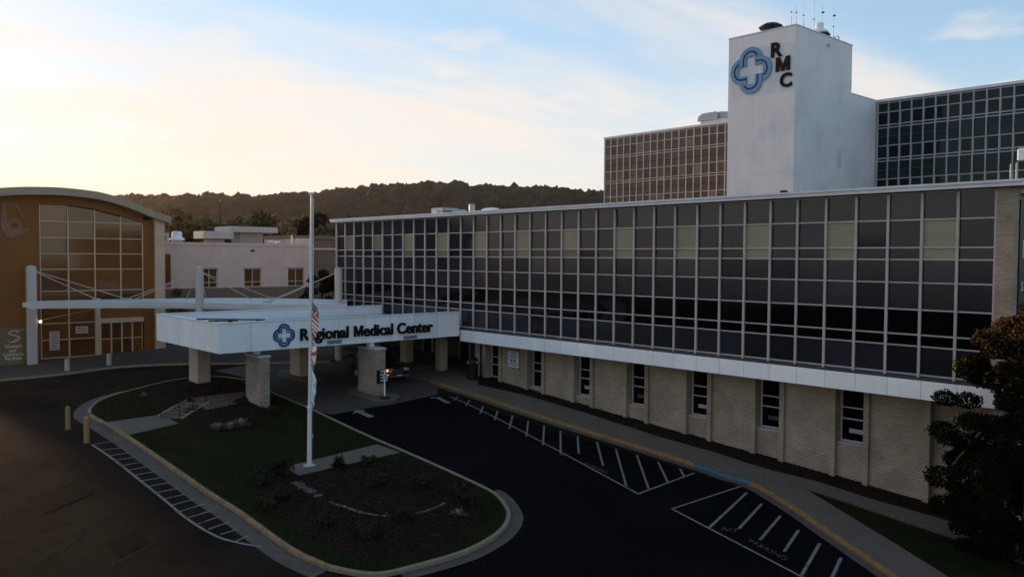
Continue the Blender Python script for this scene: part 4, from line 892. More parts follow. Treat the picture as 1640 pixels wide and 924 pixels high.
for ch, (xa, ya), (xb, yb) in (('R', (1236, 68), (1254, 91)), ('M', (1243.5, 91.5), (1266, 114)), ('C', (1250, 117), (1269, 139))):
    p, q = onY(xa, (ya + yb) / 2, YT), onY(xb, (ya + yb) / 2, YT); t_, b_ = onY((xa + xb) / 2, ya, YT)[2], onY((xa + xb) / 2, yb, YT)[2]
    if ch == 'M':
        w_, h_ = q[0] - p[0], t_ - b_; t3 = .24 * w_
        MB().prism([(p[0] + x, b_ + y) for x, y in ((0, 0), (0, h_), (t3 * 1.15, h_), (w_ / 2, h_ * .42), (w_ - t3 * 1.15, h_), (w_, h_), (w_, 0), (w_ - t3, 0), (w_ - t3, h_ * .6), (w_ / 2 + t3 * .42, 0), (w_ / 2 - t3 * .42, 0), (t3, h_ * .6), (t3, 0))], 'y', YT - .18, YT - .02).build('letter', M['ink'], tw)
    else: letters(ch, (t_ - b_) / .72, (p[0], YT - .02, b_), (1, 0, 0), (0, 0, 1), (0, -1, 0), M['ink'], tw, depth=.08, fat=.06, width=q[0] - p[0])
# tower roof
r = empty('vent_hood', (-47.3, 78.2, TT), 'wide black exhaust hood on the tower roof', 'vent')
c = onY(1235, 44, 78.2); MB().lathe([(1.25, .35), (1.3, .45), (.75, .8), (.1, .85)], (c[0], 78.2, TT + .4), 8).build('hood', M['black'], r)
for k in range(4): MB().tube([(c[0] + .7 * math.cos(k * 1.57 + .8), 78.2 + .7 * math.sin(k * 1.57 + .8), TT - .1), (c[0] + .7 * math.cos(k * 1.57 + .8), 78.2 + .7 * math.sin(k * 1.57 + .8), TT + .8)], .06, 6).build('leg', M['black'], r)
MB().lathe([(.55, 0), (.55, .4)], (c[0], 78.2, TT - .05), 12).build('throat', M['black'], r)
for px, top, Y, base, lab in ((1267.5, 26, 77, 38, 'shortest thin antenna on the tower roof left corner'), (1275, 8, 77.5, 38, 'thin antenna rising at the tower roof corner'), (1287, 2, 79, 40, 'bare thin antenna third from the tower corner'), (1303.5, -8, 81, 45, 'tallest thin antenna beside the white dome'), (1316.5, 4, 83, 40, 'thin antenna with a clamp above the white dome'), (1334.5, 7, 85, 58, 'thin antenna with two clamps near the tower rear')):
    c = onY(px, base, Y); t_ = onY(px, top, Y); r = empty('antenna', (c[0], Y, TT), lab, 'antenna', 'antennas on the tower roof')
    MB().tube([(c[0], Y, TT - .1), (c[0], Y, TT + 1.2)], .035, 6).build('base_tube', M['metalgrey'], r); MB().tube([(c[0], Y, TT + 1.2), (c[0], Y, t_[2])], [.022, .016], 6).build('whip', M['metalgrey'], r)
    MB().cbox(c[0] - .06, c[0] + .06, Y - .06, Y + .06, TT + 1.5, TT + 1.62, .02).build('clamp', M['black'], r)
    if px > 1310: MB().cbox(c[0] - .05, c[0] + .22, Y - .08, Y + .08, TT + 2.6, TT + 2.75, .02).build('clamp', M['black'], r)
c = onY(1312.5, 48, 82.5); r = empty('dish_antenna', (c[0], 82.5, TT), 'white drum shaped dish antenna on the tower roof edge', 'antenna')
MB().lathe([(.5, 0), (.95, .15), (.95, .3), (.6, .55), (.42, .62), (.42, 1.15), (.36, 1.25), (.05, 1.28)], (c[0], 82.5, TT + .25), 18).build('drum', M['white'], r, smooth=False)
MB().tube([(c[0], 82.5, TT - .1), (c[0], 82.5, TT + .4)], .12, 8).build('mount', M['black'], r)
MB().lathe([(.8, 0), (.85, .08), (.8, .16)], (c[0] + .25, 82.6, TT + .12), 14).build('skirt', M['black'], r)
c = onY(1342, 60, 86.6); r = empty('roof_bracket', (c[0], 86.6, TT), 'pair of bent conduit stubs at the tower rear corner', 'conduit')
for dx in (-.25, .12): MB().tube([(c[0] + dx, 86.6, TT - .1), (c[0] + dx, 86.6, TT + .75), (c[0] + dx - .25, 86.6, TT + .95)], .05, 6).build('conduit', M['black'], r)

def curtain_wing(name, label, x_edges, x_back, rows, frame_m, zlo, ztop):
    xa, xb = min(x_edges), max(x_edges); r = empty(name, ((xa + xb) / 2, YWG, -8), label, 'building')
    MB().box(xa + .1, xb - .1, YWG + .1, YWG + 14, -8, ztop - .3).build('core', M['gasket'], r)
    MB().box(xa - .1, xb + .1, YWG - .2, YWG + 14.2, ztop - .3, ztop).build('parapet', M['fascia'], r)
    MB().box(xa - .08, xa + .1, YWG - .05, YWG + 14, -8, ztop - .3).build('end_wall', M['tower'], r)
    zs = [rows[0][0]] + [q[1] for q in rows]
    for (z1, z0, mk) in rows:
        h0, h1 = (z0 - z1) / 2 + .04, (z1 - z0) / 2 - .04
        if 'greenwin' in mk:
            me = MB().box(-.63 + .11, .63 - .11, 0, .04, h0 + .02, h1 - .02).box(-.58, -.52, -.05, .03, h0, h1, 1).box(.52, .58, -.05, .03, h0, h1, 1).box(-.52, .52, -.05, .03, h0, h0 + .03, 1).box(-.52, .52, -.05, .03, h1 - .03, h1, 1)
        else: me = MB().box(-.63 + .05, .63 - .05, 0, .04, h0, h1)
        ms = {k: me.mesh('glass_pane', [M[k], M[frame_m]]) for k in ([mk] if isinstance(mk, str) else mk)}
        ks_ = list(ms)
        for a, b in zip(x_edges[:-1], x_edges[1:]):
            k = ks_[0] if len(ks_) == 1 or random.random() < .72 else random.choice(ks_[1:])
            o = link_mesh('glass_pane', ms[k], r, ((a + b) / 2, YWG + random.uniform(0, .02), (z0 + z1) / 2)); o.rotation_euler = (random.uniform(-.01, .01), 0, random.uniform(-.01, .01))
    mm = MB().box(-.06, .06, -.14, .06, zlo, ztop - .3).mesh('mullion', M[frame_m])
    for x in x_edges: link_mesh('mullion', mm, r, (x, YWG, 0))
    for i, z in enumerate(zs):
        thin = len(rows) > i and rows[max(i - 1, 0)][2] in ('greenspan', 'brownspan') and i > 0 and rows[i][2] in ('greenspan', 'brownspan')
        mbx = MB(); w = .02 if thin else .045
        for a, b in zip(x_edges[:-1], x_edges[1:]): mbx.box(a + .0605, b - .0605, YWG - .09, YWG + .055, z - w, z + w)
        mbx.build('transom', M['joint' if thin else frame_m], r)
    return r
def rowset(sp, wn):
    out_ = []; z = 17.55
    out_.append((z, 16.52, sp)); z = 16.52
    for k in range(3):
        out_ += [(z, z - 1.42, wn), (z - 1.42, z - 1.75, wn), (z - 1.75, z - 2.72, sp), (z - 2.72, z - 3.74, sp)]; z -= 3.74
    return out_
M['tanframe'] = mat('tan_frame', (.62, .46, .38), .5, .1, 1, streak=.05)
M['browndim'] = mat('brown_window_dim', (.02, .012, .007), .1, .2, rnd=.5); M['tanblind'] = mat('tan_blind', (.15, .12, .085), .3, .15, rnd=.25)
curtain_wing('upper_glass_wing', 'upper glass wing with tan framed brown panes left of the white tower', list(np.linspace(-83.7, -50.3, 28))[:24], 0, rowset('brownspan', ('brownwin', 'browndim', 'tanblind')), 'tanframe', 5, WZ)
curtain_wing('dark_glass_wing', 'upper glass wing with dark green panes right of the white tower', list(np.arange(-42.65, -22, 1.26)), 0, rowset('greenspan', ('greenwin', 'greenspan')), 'metalgrey', 5, WZ)
r = empty('rooftop_duct', (-66, 97, WZ), 'grey rounded duct hood on the roof beside the white tower', 'duct')
a = onY(1121, 185, 96); b = onY(1153, 185, 96); 
MB().prism([(a[0], WZ + .75), (a[0] + .15, WZ + 1.35), (a[0] + .8, WZ + 1.7), (b[0] - .3, WZ + 1.75), (b[0], WZ + 1.4), (b[0], WZ + .7)], 'y', 95.4, 97.5).build('hood', M['metalgrey'], r)
MB().box(a[0] + .4, b[0] + 1.6, 95.6, 97.4, WZ - .05, WZ + .72).build('duct', M['fascia'], r)
MB().prism([(b[0] + .02, WZ + .7), (b[0] + .02, WZ + 1.75), (b[0] + 1.2, WZ + 1.6), (b[0] + 1.2, WZ + .7)], 'y', 95.8, 97.3).build('elbow', M['metalgrey'], r)

# ================================================================ flagpole and flags
fb = G(495.5, 745, .15); fx, fy, fz = fb[0], fb[1], gz(fb[0], fb[1]) + .15; ftop = 2.9
fp = empty('flagpole', (fx, fy, fz), 'tall white flagpole standing on the island path', 'flagpole')
dT = ray(499, 312); k = (fx * dT[0] + fy * dT[1]) / (dT[0] ** 2 + dT[1] ** 2); tx, ty, tz = dT * k
def pole_at(z): t = (z - fz) / (tz - fz); return np.array([fx + (tx - fx) * t, fy + (ty - fy) * t, z])
zj = fz + 2.75
MB().tube([pole_at(fz), pole_at(zj)], [.115, .105], 14).build('lower_pole', M['pole'], fp); MB().tube([pole_at(zj), pole_at(-.9), pole_at(tz)], [.09, .07, .05], 14).build('upper_pole', M['pole'], fp)
MB().lathe([(.13, -.06), (.14, 0), (.13, .07)], tuple(pole_at(zj)), 14).build('collar', M['pole'], fp)
MB().lathe([(.3, 0), (.28, .03), (.15, .06)], (fx, fy, fz), 16).build('base_plate', M['metalgrey'], fp)
MB().lathe([(.05, 0), (.16, .03), (.1, .08), (.02, .12)], tuple(pole_at(tz)), 12).build('truck', M['pole'], fp)
MB().tube([pole_at(zj + .2) + np.array([.09, .1, 0]), pole_at(tz - .2) + np.array([.07, .07, 0])], .012, 5).build('halyard', M['fwhite'], fp)
MB().cbox(fx + .09, fx + .16, fy + .05, fy + .12, fz + 1.3, fz + 1.5, .01).build('cleat', M['metalgrey'], fp)
def flag(name, label, z0, hoist, fly, drop, spread, pick, seed):
    rr = np.random.default_rng(seed); NU, NV = 26, 26; V = []; F = []; FM = []
    rt = CR[:2] / np.linalg.norm(CR[:2]); dp = np.array([-rt[1], rt[0]])
    ph = rr.uniform(0, 6, 4); base = pole_at(z0)
    for i in range(NU + 1):
        u = i / NU
        for j in range(NV + 1):
            v = j / NV; z = z0 - v * hoist * (1 - .1 * u) - drop * u
            tt = (z0 - z) / (hoist + drop); env = spread * min(1, .18 + 2.6 * tt) * (1 - .55 * max(0, tt - .55) / .45)
            pas = min(int(u * 3), 2); t = u * 3 - pas; tri = t if pas % 2 == 0 else 1 - t
            w = .075 + env * (tri * .93 + .07 * math.sin(v * 5 + ph[0] + u * 4)); q = -.045 * pas - .03 * math.sin(t * math.pi) + .03 * math.sin(v * 7 + ph[1] + u * 6)
            c = pole_at(z); V.append((c[0] + rt[0] * w + dp[0] * q, c[1] + rt[1] * w + dp[1] * q, z))
    for i in range(NU):
        for j in range(NV): a = i * (NV + 1) + j; F.append((a, a + NV + 1, a + NV + 2, a + 1)); FM.append(pick((i + .5) / NU, (j + .5) / NV, i, j))
    me = np_mesh(name, np.array(V) - base, F, [M['red'], M['fwhite'], M['fblue'], M['flight']], FM); me.polygons.foreach_set('use_smooth', [True] * len(F))
    o = link_mesh(name, me, None, base); tag(o, label, 'flag'); md = o.modifiers.new('thickness', 'SOLIDIFY'); md.thickness = .006; return o
zfl = onX(499, 480, fx)[2]
def us(u, v, i, j):
    if u < .42 and v < .54: return 1 if (i % 2 == 0 and j % 3 == 1) else 2
    return 0 if int(v * 9) % 2 == 0 else 1
flag('national_flag', 'limp flag with dark starred canton and red white stripes at half mast', zfl, .95, 1.5, 1.0, .36, us, 3)
zf2 = onX(499, 545, fx)[2]
flag('state_flag', 'limp white flag with red diagonal bars below the striped flag', zf2, .7, 1.2, .6, .27, lambda u, v, i, j: 0 if abs(u - v) < .13 or abs(u - 1 + v) < .13 else 1, 5)
zf3 = onX(499, 588, fx)[2]
flag('pale_flag', 'limp pale blue and white flag lowest on the pole', zf3, .85, 1.2, 1.1, .25, lambda u, v, i, j: 3 if .25 < v < .75 and u > .2 else 1, 9)

# ================================================================ bollards
def bollard(px, top, label, m, r=.13):
    p = G(*px); z = gz(p[0], p[1]); h = max(.8, (onX(px[0], top, p[0])[2]) - z)
    b = empty('bollard', (p[0], p[1], z), label, 'bollard', 'concrete filled bollards')
    MB().tube([(p[0], p[1], z - .1), (p[0], p[1], z + h - .06)], r, 16).build('post', m, b)
    MB().lathe([(r * 1.0, -.06), (r * .95, -.02), (r * .7, .03), (.02, .06)], (p[0], p[1], z + h), 16).build('cap', m, b, smooth=True); MB().lathe([(r + .05, 0), (r + .04, .03), (r, .05)], (p[0], p[1], z), 16).build('collar', M['gutter'], b)
bollard((109, 688), 652, 'yellow bollard standing alone in the lot left of the island', M['bollard'], .125)
bollard((139, 709), 668, 'yellow bollard at the island kerb tip beside the striped lines', M['bollard'], .135)
bollard((108, 596), 575, 'pale bollard on the pavilion kerb below the notice sheet', M['bollardw'], .19)
bollard((175, 587), 567, 'pale bollard on the pavilion kerb in front of the doors', M['bollardw'], .19)

# ================================================================ parked car under the canopy
def car():
    cx, cy = -48.9, 31.6; zg = gz(-48.5, cy) + .009
    root = empty('parked_suv', (cx, cy, zg), 'dark sport utility vehicle parked under the canopy behind the brick pier', 'car')
    def P(x, y, z): return (cx + x, cy + y, zg + z)
    # body lofted from cross-sections along x (front at +x)
    sec = [(2.38, .55, .48, .86), (2.30, .80, .36, 1.02), (2.0, .92, .32, 1.10), (1.2, .96, .30, 1.18), (.95, .96, .30, 1.20), (-1.7, .96, .30, 1.22), (-2.2, .92, .34, 1.16), (-2.38, .82, .48, 1.0)]
    mb = MB(); vs = []
    for x, w, z0, z1 in sec:
        c = .12
        for y, z in ((-w + c, z0), (-w, z0 + c), (-w, z1 - .2), (-w + .1, z1 - .03), (-w + .3, z1), (w - .3, z1), (w - .1, z1 - .03), (w, z1 - .2), (w, z0 + c), (w - c, z0)): vs.append(P(x, y, z))
    n = 10; mb.add(vs, [(i * n + k, i * n + (k + 1) % n, (i + 1) * n + (k + 1) % n, (i + 1) * n + k) for i in range(len(sec) - 1) for k in range(n)] + [tuple(range(n)), tuple(range((len(sec) - 1) * n, len(sec) * n))])
    mb.build('body', M['carpaint'], root, smooth=False, bevel=.03)
    cab = [(1.05, .80, 1.17), (.35, .70, 1.78), (-.2, .70, 1.84), (-1.6, .70, 1.80), (-2.05, .72, 1.70), (-2.25, .80, 1.16)]
    mb = MB(); vs = [P(x, s * w, z) for x, w, z in cab for s in (-1, 1)]
    bot = [(1.05, .84, 1.16), (.35, .86, 1.16), (-.2, .86, 1.16), (-1.6, .86, 1.16), (-2.05, .85, 1.16), (-2.25, .82, 1.14)]
    vs += [P(x, s * w, z) for x, w, z in bot for s in (-1, 1)]; N = len(cab)
    fs = [(2 * i, 2 * i + 1, 2 * i + 3, 2 * i + 2) for i in range(N - 1)]
    for i in range(N - 1): fs += [(2 * i, 2 * i + 2, 2 * N + 2 * i + 2, 2 * N + 2 * i), (2 * i + 1, 2 * N + 2 * i + 1, 2 * N + 2 * i + 3, 2 * i + 3)]
    mb.add(vs, fs); mb.build('cabin', M['carpaint'], root)
    MB().add([P(1.02, -.72, 1.2), P(1.02, .72, 1.2), P(.40, .62, 1.75), P(.40, -.62, 1.75)], [(0, 1, 2, 3)]).add([P(1.05, -.72, 1.2), P(1.05, .72, 1.2), P(.43, .62, 1.75), P(.43, -.62, 1.75)], [(0, 1, 2, 3)]).build('windscreen', M['blackglass'], root)
    for s in (-1, 1):
        for x0, x1 in ((.55, -.25), (-.33, -1.2), (-1.28, -1.95)):
            MB().add([P(x0, s * .875, 1.22), P(x1, s * .875, 1.22), P(x1 * 1. if x1 > -1.9 else -1.85, s * .74, 1.7), P(min(x0, .2), s * .74, 1.7)], [(0, 1, 2, 3)]).build('side_window', M['blackglass'], root)
        for x in (1.45, -1.45):
            w = MB(); w.tube([P(x, s * .72, .36), P(x, s * .97, .36)], .36, 20); wo_ = w.build('wheel', M['rubber'], root); MB().tube([P(x, s * .90, .36), P(x, s * .985, .36)], .22, 16).build('rim', M['metalgrey'], wo_)
        hl = MB().cbox(cx + 2.2, cx + 2.36, cy + s * .6 - .2, cy + s * .6 + .2, zg + .78, zg + .98, .05).build('headlight', M['lampglass'], root)
        MB().cbox(cx + 2.22, cx + 2.385, cy + s * .86 - .07, cy + s * .86 + .05, zg + .8, zg + .95, .03).build('indicator', M['amber'] if s < 0 else M['lampglass'], root)
        mi = MB().cbox(cx + .68, cx + .88, cy + s * 1.06 - .12, cy + s * 1.06 + .12, zg + 1.2, zg + 1.38, .05).build('mirror', M['carpaint'], root)
        MB().tube([P(.1, s * .6, 1.9), P(-1.6, s * .6, 1.88)], .03, 6).build('roof_rail', M['black'], root)
        MB().cbox(cx - 2.4, cx - 2.33, cy + s * .75 - .1, cy + s * .75 + .1, zg + .95, zg + 1.35, .03).build('tail_light', M['stop'], root)
    for x in (-.3, -1.3): MB().tube([P(x, -.62, 1.93), P(x, .62, 1.93)], .03, 6).build('roof_bar', M['black'], root)
    MB().cbox(cx + 2.28, cx + 2.5, cy - .9, cy + .9, zg + .42, zg + .60, .05).build('bumper', M['chrome'], root)
    g = MB().cbox(cx + 2.3, cx + 2.4, cy - .42, cy + .42, zg + .64, zg + .98, .03).build('grille', M['chrome'], root)
    for k in range(4): MB().box(cx + 2.4, cx + 2.41, cy - .38, cy + .38, zg + .68 + k * .075, zg + .71 + k * .075).build('slat', M['black'], g)
    MB().box(cx + 2.5, cx + 2.51, cy - .16, cy + .16, zg + .46, zg + .57).build('number_plate', M['paper'], root)
car()

# ================================================================ small street furniture
p = G(757, 611); bz = gz(p[0], p[1]) + .15
r = empty('litter_bin', (p[0], p[1], bz), 'tall black domed litter bin by the entrance door', 'bin')
MB().lathe([(.36, .03), (.38, .1), (.38, 1.0), (.36, 1.03)], (p[0], p[1], bz), 20).build('drum', M['black'], r, smooth=False); MB().lathe([(.42, 1.03), (.43, 1.1), (.40, 1.32), (.28, 1.5), (.04, 1.56)], (p[0], p[1], bz), 20).build('dome_lid', M['black'], r, smooth=True)
MB().lathe([(.3, 0), (.3, .04)], (p[0], p[1], bz), 16).build('base', M['rubber'], r)
for a in (-.9, .9): MB().cbox(p[0] + .36 * math.cos(a - .7) - .06, p[0] + .36 * math.cos(a - .7) + .08, p[1] + .36 * math.sin(a - .7) - .1, p[1] + .36 * math.sin(a - .7) + .06, bz + 1.12, bz + 1.28, .02).build('flap', M['metalgrey'], r)
p = G(616, 637.5, .15); z = gz(p[0], p[1]) + .15
r = empty('sign_post', (p[0], p[1], z), 'white post with small square sign on a round black base by the pier', 'sign')
MB().lathe([(.34, 0), (.33, .06), (.2, .1), (.06, .14)], (p[0], p[1], z), 18).build('base', M['black'], r); MB().tube([(p[0], p[1], z + .1), (p[0], p[1], z + 1.75)], .04, 8).build('post', M['white'], r)
MB().box(p[0] + .045, p[0] + .065, p[1] - .19, p[1] + .19, z + 1.22, z + 1.52).build('sign_plate', M['paper'], r); MB().box(p[0] + .045, p[0] + .065, p[1] - .18, p[1] + .18, z + 1.08, z + 1.16).build('lower_plate', M['paper'], r)
for k in range(3): MB().box(p[0] + .065, p[0] + .07, p[1] - .13, p[1] + .13 - .05 * k, z + 1.27 + k * .08, z + 1.31 + k * .08).build('print', M['print'], r)
xf = -44.0 + .003; y0 = 28.62
r = empty('directory_sign', (xf, y0, -7.9), 'black directory plate with pale lines on the brick pier', 'sign')
MB().cbox(xf, xf + .05, 28.25, 28.95, -7.95, -7.12, .01).build('plate', M['black'], r)
for k in range(4): MB().box(xf + .05, xf + .056, 28.48, 28.85 - .06 * (k % 2), -7.83 + k * .19, -7.75 + k * .19).build('print', M['paper'], r)

# ================================================================ planting
def leafy(name, label, cat, blobs, n, size, mats, trunk=None, group=None, base=None, pickf=None, up=.35):
    base = np.array(base, float); root = empty(name, base, label, cat, group)
    C = crown_points(n, blobs); V, F = leaf_quads(C, size, up); fm = pickf(C) if pickf is not None else None
    link_mesh('crown' if trunk else 'foliage', np_mesh('crown', V - base, F, [M[m] for m in mats], fm), root, base)
    if trunk:
        mb = MB(); limbs(mb, base - np.array([0, 0, .2]), np.array(trunk[0], float), trunk[1], [np.array(b[0]) for b in random.sample(blobs, min(len(blobs), trunk[2]))]); mb.build('trunk', M['bark'], root, smooth=True)
    else:
        mb = MB()
        for b in blobs[:6]: mb.tube([base - np.array([0, 0, .1]), (base + np.array(b[0])) / 2 + np.array([.03, .02, 0]), np.array(b[0])], [.03, .02, .008], 5)
        mb.build('stem', M['bark'], root)
    return root
# maple at the right front corner
tb = np.array([-9.55, 33.6]); tz0 = gz(*tb) + .1; bl = []
for k in range(260):
    t = random.random(); z = tz0 + .35 + 8.5 * t; rad = 3.0 * math.sin(math.pi * min(max(.2 + .76 * t, 0), 1)) ** .7 + .15; a = random.uniform(0, 6.283); q = rad * random.uniform(.1, 1.0) ** .6
    x, y = tb[0] + q * math.cos(a) + .2 * t, tb[1] + q * math.sin(a) * .7 - .2
    y = min(y, 34.9 if z > -5.9 else 35.9); s = random.uniform(.22, .6); bl.append(((x, y, z), (s * 1.15, s * 1.15, s * .75)))
for k in range(26): bl.append(((tb[0] + random.uniform(-.5, 1.2), tb[1] - random.uniform(0, .6), tz0 + random.uniform(7.5, 9.4)), (.36, .36, .26)))
def maple_pick(C):
    pr = np.clip((C[:, 2] - (tz0 + 6.2)) / 2.2, 0, 1) * .7; nn = np.sin(C[:, 0] * 2.3 + 1) * np.sin(C[:, 1] * 2.9) * np.sin(C[:, 2] * 2.1 + .6); return (RNG.random(len(C)) < pr * (.55 + .9 * nn)).astype(int)
leafy('maple_tree', 'dark maple with rusty orange upper leaves at the wing\'s near corner', 'tree', bl, 190000, .056, ['leafdark', 'leaforange'], ((tb[0] + .1, tb[1] - .1, tz0 + 6.5), .17, 30), None, (*tb, tz0), maple_pick)
# trees and bushes behind the walkway
def bg_tree(px, py_top, X, w, label, m, group='trees behind the pink block', nb=26, n=5200, size=.3, zb=None):
    top = onX(px, py_top, X); base = np.array([X, top[1], -8.3 if zb is None else zb]); H = top[2] - base[2]; bl_ = []
    for k in range(nb):
        t = random.uniform(.3, 1); a = random.uniform(0, 6.283); rad = w * (1 - .75 * abs(t - .58) / .45) * random.uniform(.3, 1)
        s = w * random.uniform(.28, .45); bl_.append(((X + rad * math.cos(a), top[1] + rad * math.sin(a), base[2] + H * t - s * .6), (s, s, s * .8)))
    leafy('background_tree', label, 'tree', bl_, n, size, [m], ((X, top[1], base[2] + H * .6), .25, 8), group, base)
spec = [(283, 334, -101, 4.2, 'large rusty tree just right of the pavilion roof', 'leafwarm'), (250, 352, -104, 3.5, 'rusty tree tucked behind the pavilion roof end', 'leafwarm'), (312, 356, -99, 3.6, 'small rusty tree behind the white exhaust fan', 'leafwarm'),
        (345, 352, -108, 4.5, 'olive tree behind the smaller flat roof vent', 'leafolive'), (388, 350, -112, 5, 'broad olive tree between the two flat roof vents', 'leafolive'), (428, 341, -110, 4.2, 'dark olive tree behind the larger flat roof vent', 'leafolive'),
        (455, 358, -100, 3.4, 'low olive tree behind the slim roof pipe', 'leafwarm'), (480, 349, -112, 4.5, 'green tree left of the flagpole top', 'leafolive'), (508, 343, -108, 3.6, 'dark green tree just right of the flagpole', 'leafdark'), (531, 352, -104, 4.2, 'olive tree at the left end of the glass wing', 'leafolive'), (555, 346, -118, 4.5, 'olive tree rising behind the glass wing corner', 'leafolive')]
for s in spec: bg_tree(*s)
bg_tree(513, 429, -70.5, 1.7, 'dark bushy evergreen beside the walkway mast', 'leafdark', 'bushes behind the walkway roof', 20, 5000, .12)
bg_tree(528, 438, -66.5, 1.5, 'dark evergreen against the wing\'s left corner', 'leafdark', 'bushes behind the walkway roof', 18, 4200, .12)
bg_tree(285, 461, -80.5, 1.3, 'rusty shrub at the foot of the pink block', 'leafwarm', 'bushes behind the walkway roof', 16, 2600, .13)
# shrubs on the island
def shrub(px, py, r, h, label, m='shrub', n=1500, size=.05, dz=.2):
    p = G(px, py, dz); b = np.array([p[0], p[1], gz(p[0], p[1]) + dz - .03]); bl_ = []
    for k in range(14):
        a = random.uniform(0, 6.283); q = r * random.uniform(0, .7); t = random.uniform(.35, .85); s = r * random.uniform(.28, .45); bl_.append(((b[0] + q * math.cos(a), b[1] + q * math.sin(a), b[2] + h * t), (s, s, s * .85)))
    leafy('shrub', label, 'shrub', bl_, n, size, [m], None, 'shrubs in the island beds', b)
for s in ((414, 775, .55, .75, 'leftmost dark round shrub at the bed edge'), (437, 760, .5, .8, 'dark round shrub at the bed edge nearest the lawn'), (459, 760, .55, .85, 'dark round shrub touching the flagpole path end'), (448, 798, .5, .5, 'low dark shrub in the left part of the bed'),
          (428, 812, .55, .45, 'low shrub near the yellowed kerb'), (600, 778, .6, .45, 'low spreading shrub in the middle of the bed'), (672, 782, .6, .55, 'dark shrub right of the bed centre'), (742, 795, .5, .7, 'upright dark shrub at the bed\'s right side'), (757, 808, .5, .75, 'dark shrub beside the island\'s right kerb'), (594, 862, .55, .6, 'dark shrub at the near edge of the bed'), (520, 842, .5, .4, 'low shrub in the near left of the bed'), (590, 745, .45, .4, 'small shrub on the path edge right of the spiky plant'), (385, 652, .5, .7, 'dark shrub at the left foot of the nearest brick pier'), (437, 662, .5, .45, 'low shrub at the right foot of the nearest brick pier'), (640, 832, .6, .4, 'low shrub on the curved stone edging')):
    shrub(*s)
def spiky(px, py, r, h, label, m, n=70, dz=.2, grp='spiky plants'):
    p = G(px, py, dz); b = np.array([p[0], p[1], gz(p[0], p[1]) + dz - .04]); root = empty('spiky_plant', b, label, 'plant', grp); V = []; F = []
    for k in range(n):
        a = random.uniform(0, 6.283); el = random.uniform(.25, 1.35); L_ = r * random.uniform(.75, 1.15) * (1 if el < 1 else h / r); d_ = np.array([math.cos(a) * math.cos(el), math.sin(a) * math.cos(el), math.sin(el)]); s_ = np.array([-math.sin(a), math.cos(a), 0]) * .028
        m_ = d_ * L_ * .55 + np.array([0, 0, .03]); t_ = d_ * L_ - np.array([0, 0, .05 * L_]); i = len(V); V += [-s_ * .5, s_ * .5, m_ + s_, t_, m_ - s_]; F.append((i, i + 1, i + 2, i + 3, i + 4))
    link_mesh('leaf_rosette', np_mesh('leaf_rosette', V, F, M[m]), root, b)
    MB().lathe([(.08, -.05), (.06, .05), (.02, .12)], tuple(b), 8).build('crown_stub', M['bark'], root)
spiky(348, 688, .55, .5, 'silvery spiky plant nearest the steps', 'silver', 80); spiky(367, 687, .55, .5, 'middle silvery spiky plant of the three', 'silver', 80); spiky(386, 683, .6, .55, 'silvery spiky plant nearest the brick pier', 'silver', 80)
spiky(543, 748, .5, .75, 'dark spiky plant on the near edge of the flagpole path', 'shrub', 110); spiky(735, 826, .5, .4, 'thin grey spiky plant at the right of the bed', 'silver', 26, grp='spiky plants')
spiky(232, 634, .4, .3, 'pale grassy tuft at the lawn edge left of the steps', 'silver', 40)
# flat stones and stone edging in the bed
for k, (x, y) in enumerate(((474.5, 774), (481, 777), (484.5, 781), (493, 784.5), (498.5, 788), (509.5, 794))):
    p = G(x, y, .25); z = gz(p[0], p[1]) + bedz(p[0], p[1]); nsd = 7; rr = [random.uniform(.17, .24) for _ in range(nsd)]; a0 = random.random()
    o = MB().prism([(p[0] + rr[i] * math.cos(a0 + 6.283 * i / nsd), p[1] + rr[i] * 1.1 * math.sin(a0 + 6.283 * i / nsd)) for i in range(nsd)], 'z', z - .03, z + .05).build('stepping_stone', M['stone'], None, (p[0], p[1], z), bevel=.012)
    tag(o, ('first', 'second', 'third', 'fourth', 'fifth', 'sixth')[k] + ' flat pale stone counted from the flagpole path', 'stone', 'flat stones in the bed')
ed = empty('stone_edging', (*G(610, 822, .25)[:2], G(610, 822, .25)[2]), 'curved line of low stone edging across the mulch bed', 'edging')
ep = smooth(gp([(528, 806), (555, 815), (580, 823), (612, 828), (650, 826.5), (684, 820), (712, 808)], .22), 5)
for a, b in zip(ep[:-1], ep[1:]):
    a, b = np.array(a), np.array(b); t = (b - a) / np.linalg.norm(b - a); n_ = np.array([-t[1], t[0]]) * .05; a2 = a + t * .02; b2 = b - t * .02; z = gz(*a) + bedz(*a)
    MB().prism([tuple(a2 - n_), tuple(b2 - n_), tuple(b2 + n_), tuple(a2 + n_)], 'z', z - .05, z + .04 + random.uniform(0, .03)).build('stone', M['stone'] if random.random() < .5 else M['kerb'], ed)
# bark chips, pebbles and grass
def inside(poly, P):
    x, y = P[:, 0], P[:, 1]; res = np.zeros(len(P), bool); q = np.array(poly); j = len(q) - 1
    for i in range(len(q)):
        c = ((q[i, 1] > y) != (q[j, 1] > y)) & (x < (q[j, 0] - q[i, 0]) * (y - q[i, 1]) / (q[j, 1] - q[i, 1] + 1e-12) + q[i, 0]); res ^= c; j = i
    return res
def scatter(poly, n):
    q = np.array(poly); P = RNG.uniform(q.min(0), q.max(0), (n, 2)); return P[inside(poly, P)]
gzv = np.vectorize(gz)
for poly, zf, n in ((bed, bedz, 26000), (bed2, bed2z, 16000)):
    P = scatter(poly, n); z = gzv(P[:, 0], P[:, 1]) + np.array([zf(x, y) for x, y in P]) + RNG.uniform(0, .05, len(P)); V, F = leaf_quads(np.column_stack([P, z]), .055, 1.2, .35)
    tag(link_mesh('bark_chips', np_mesh('bark_chips', V, F, M['chip'])), kind='stuff')
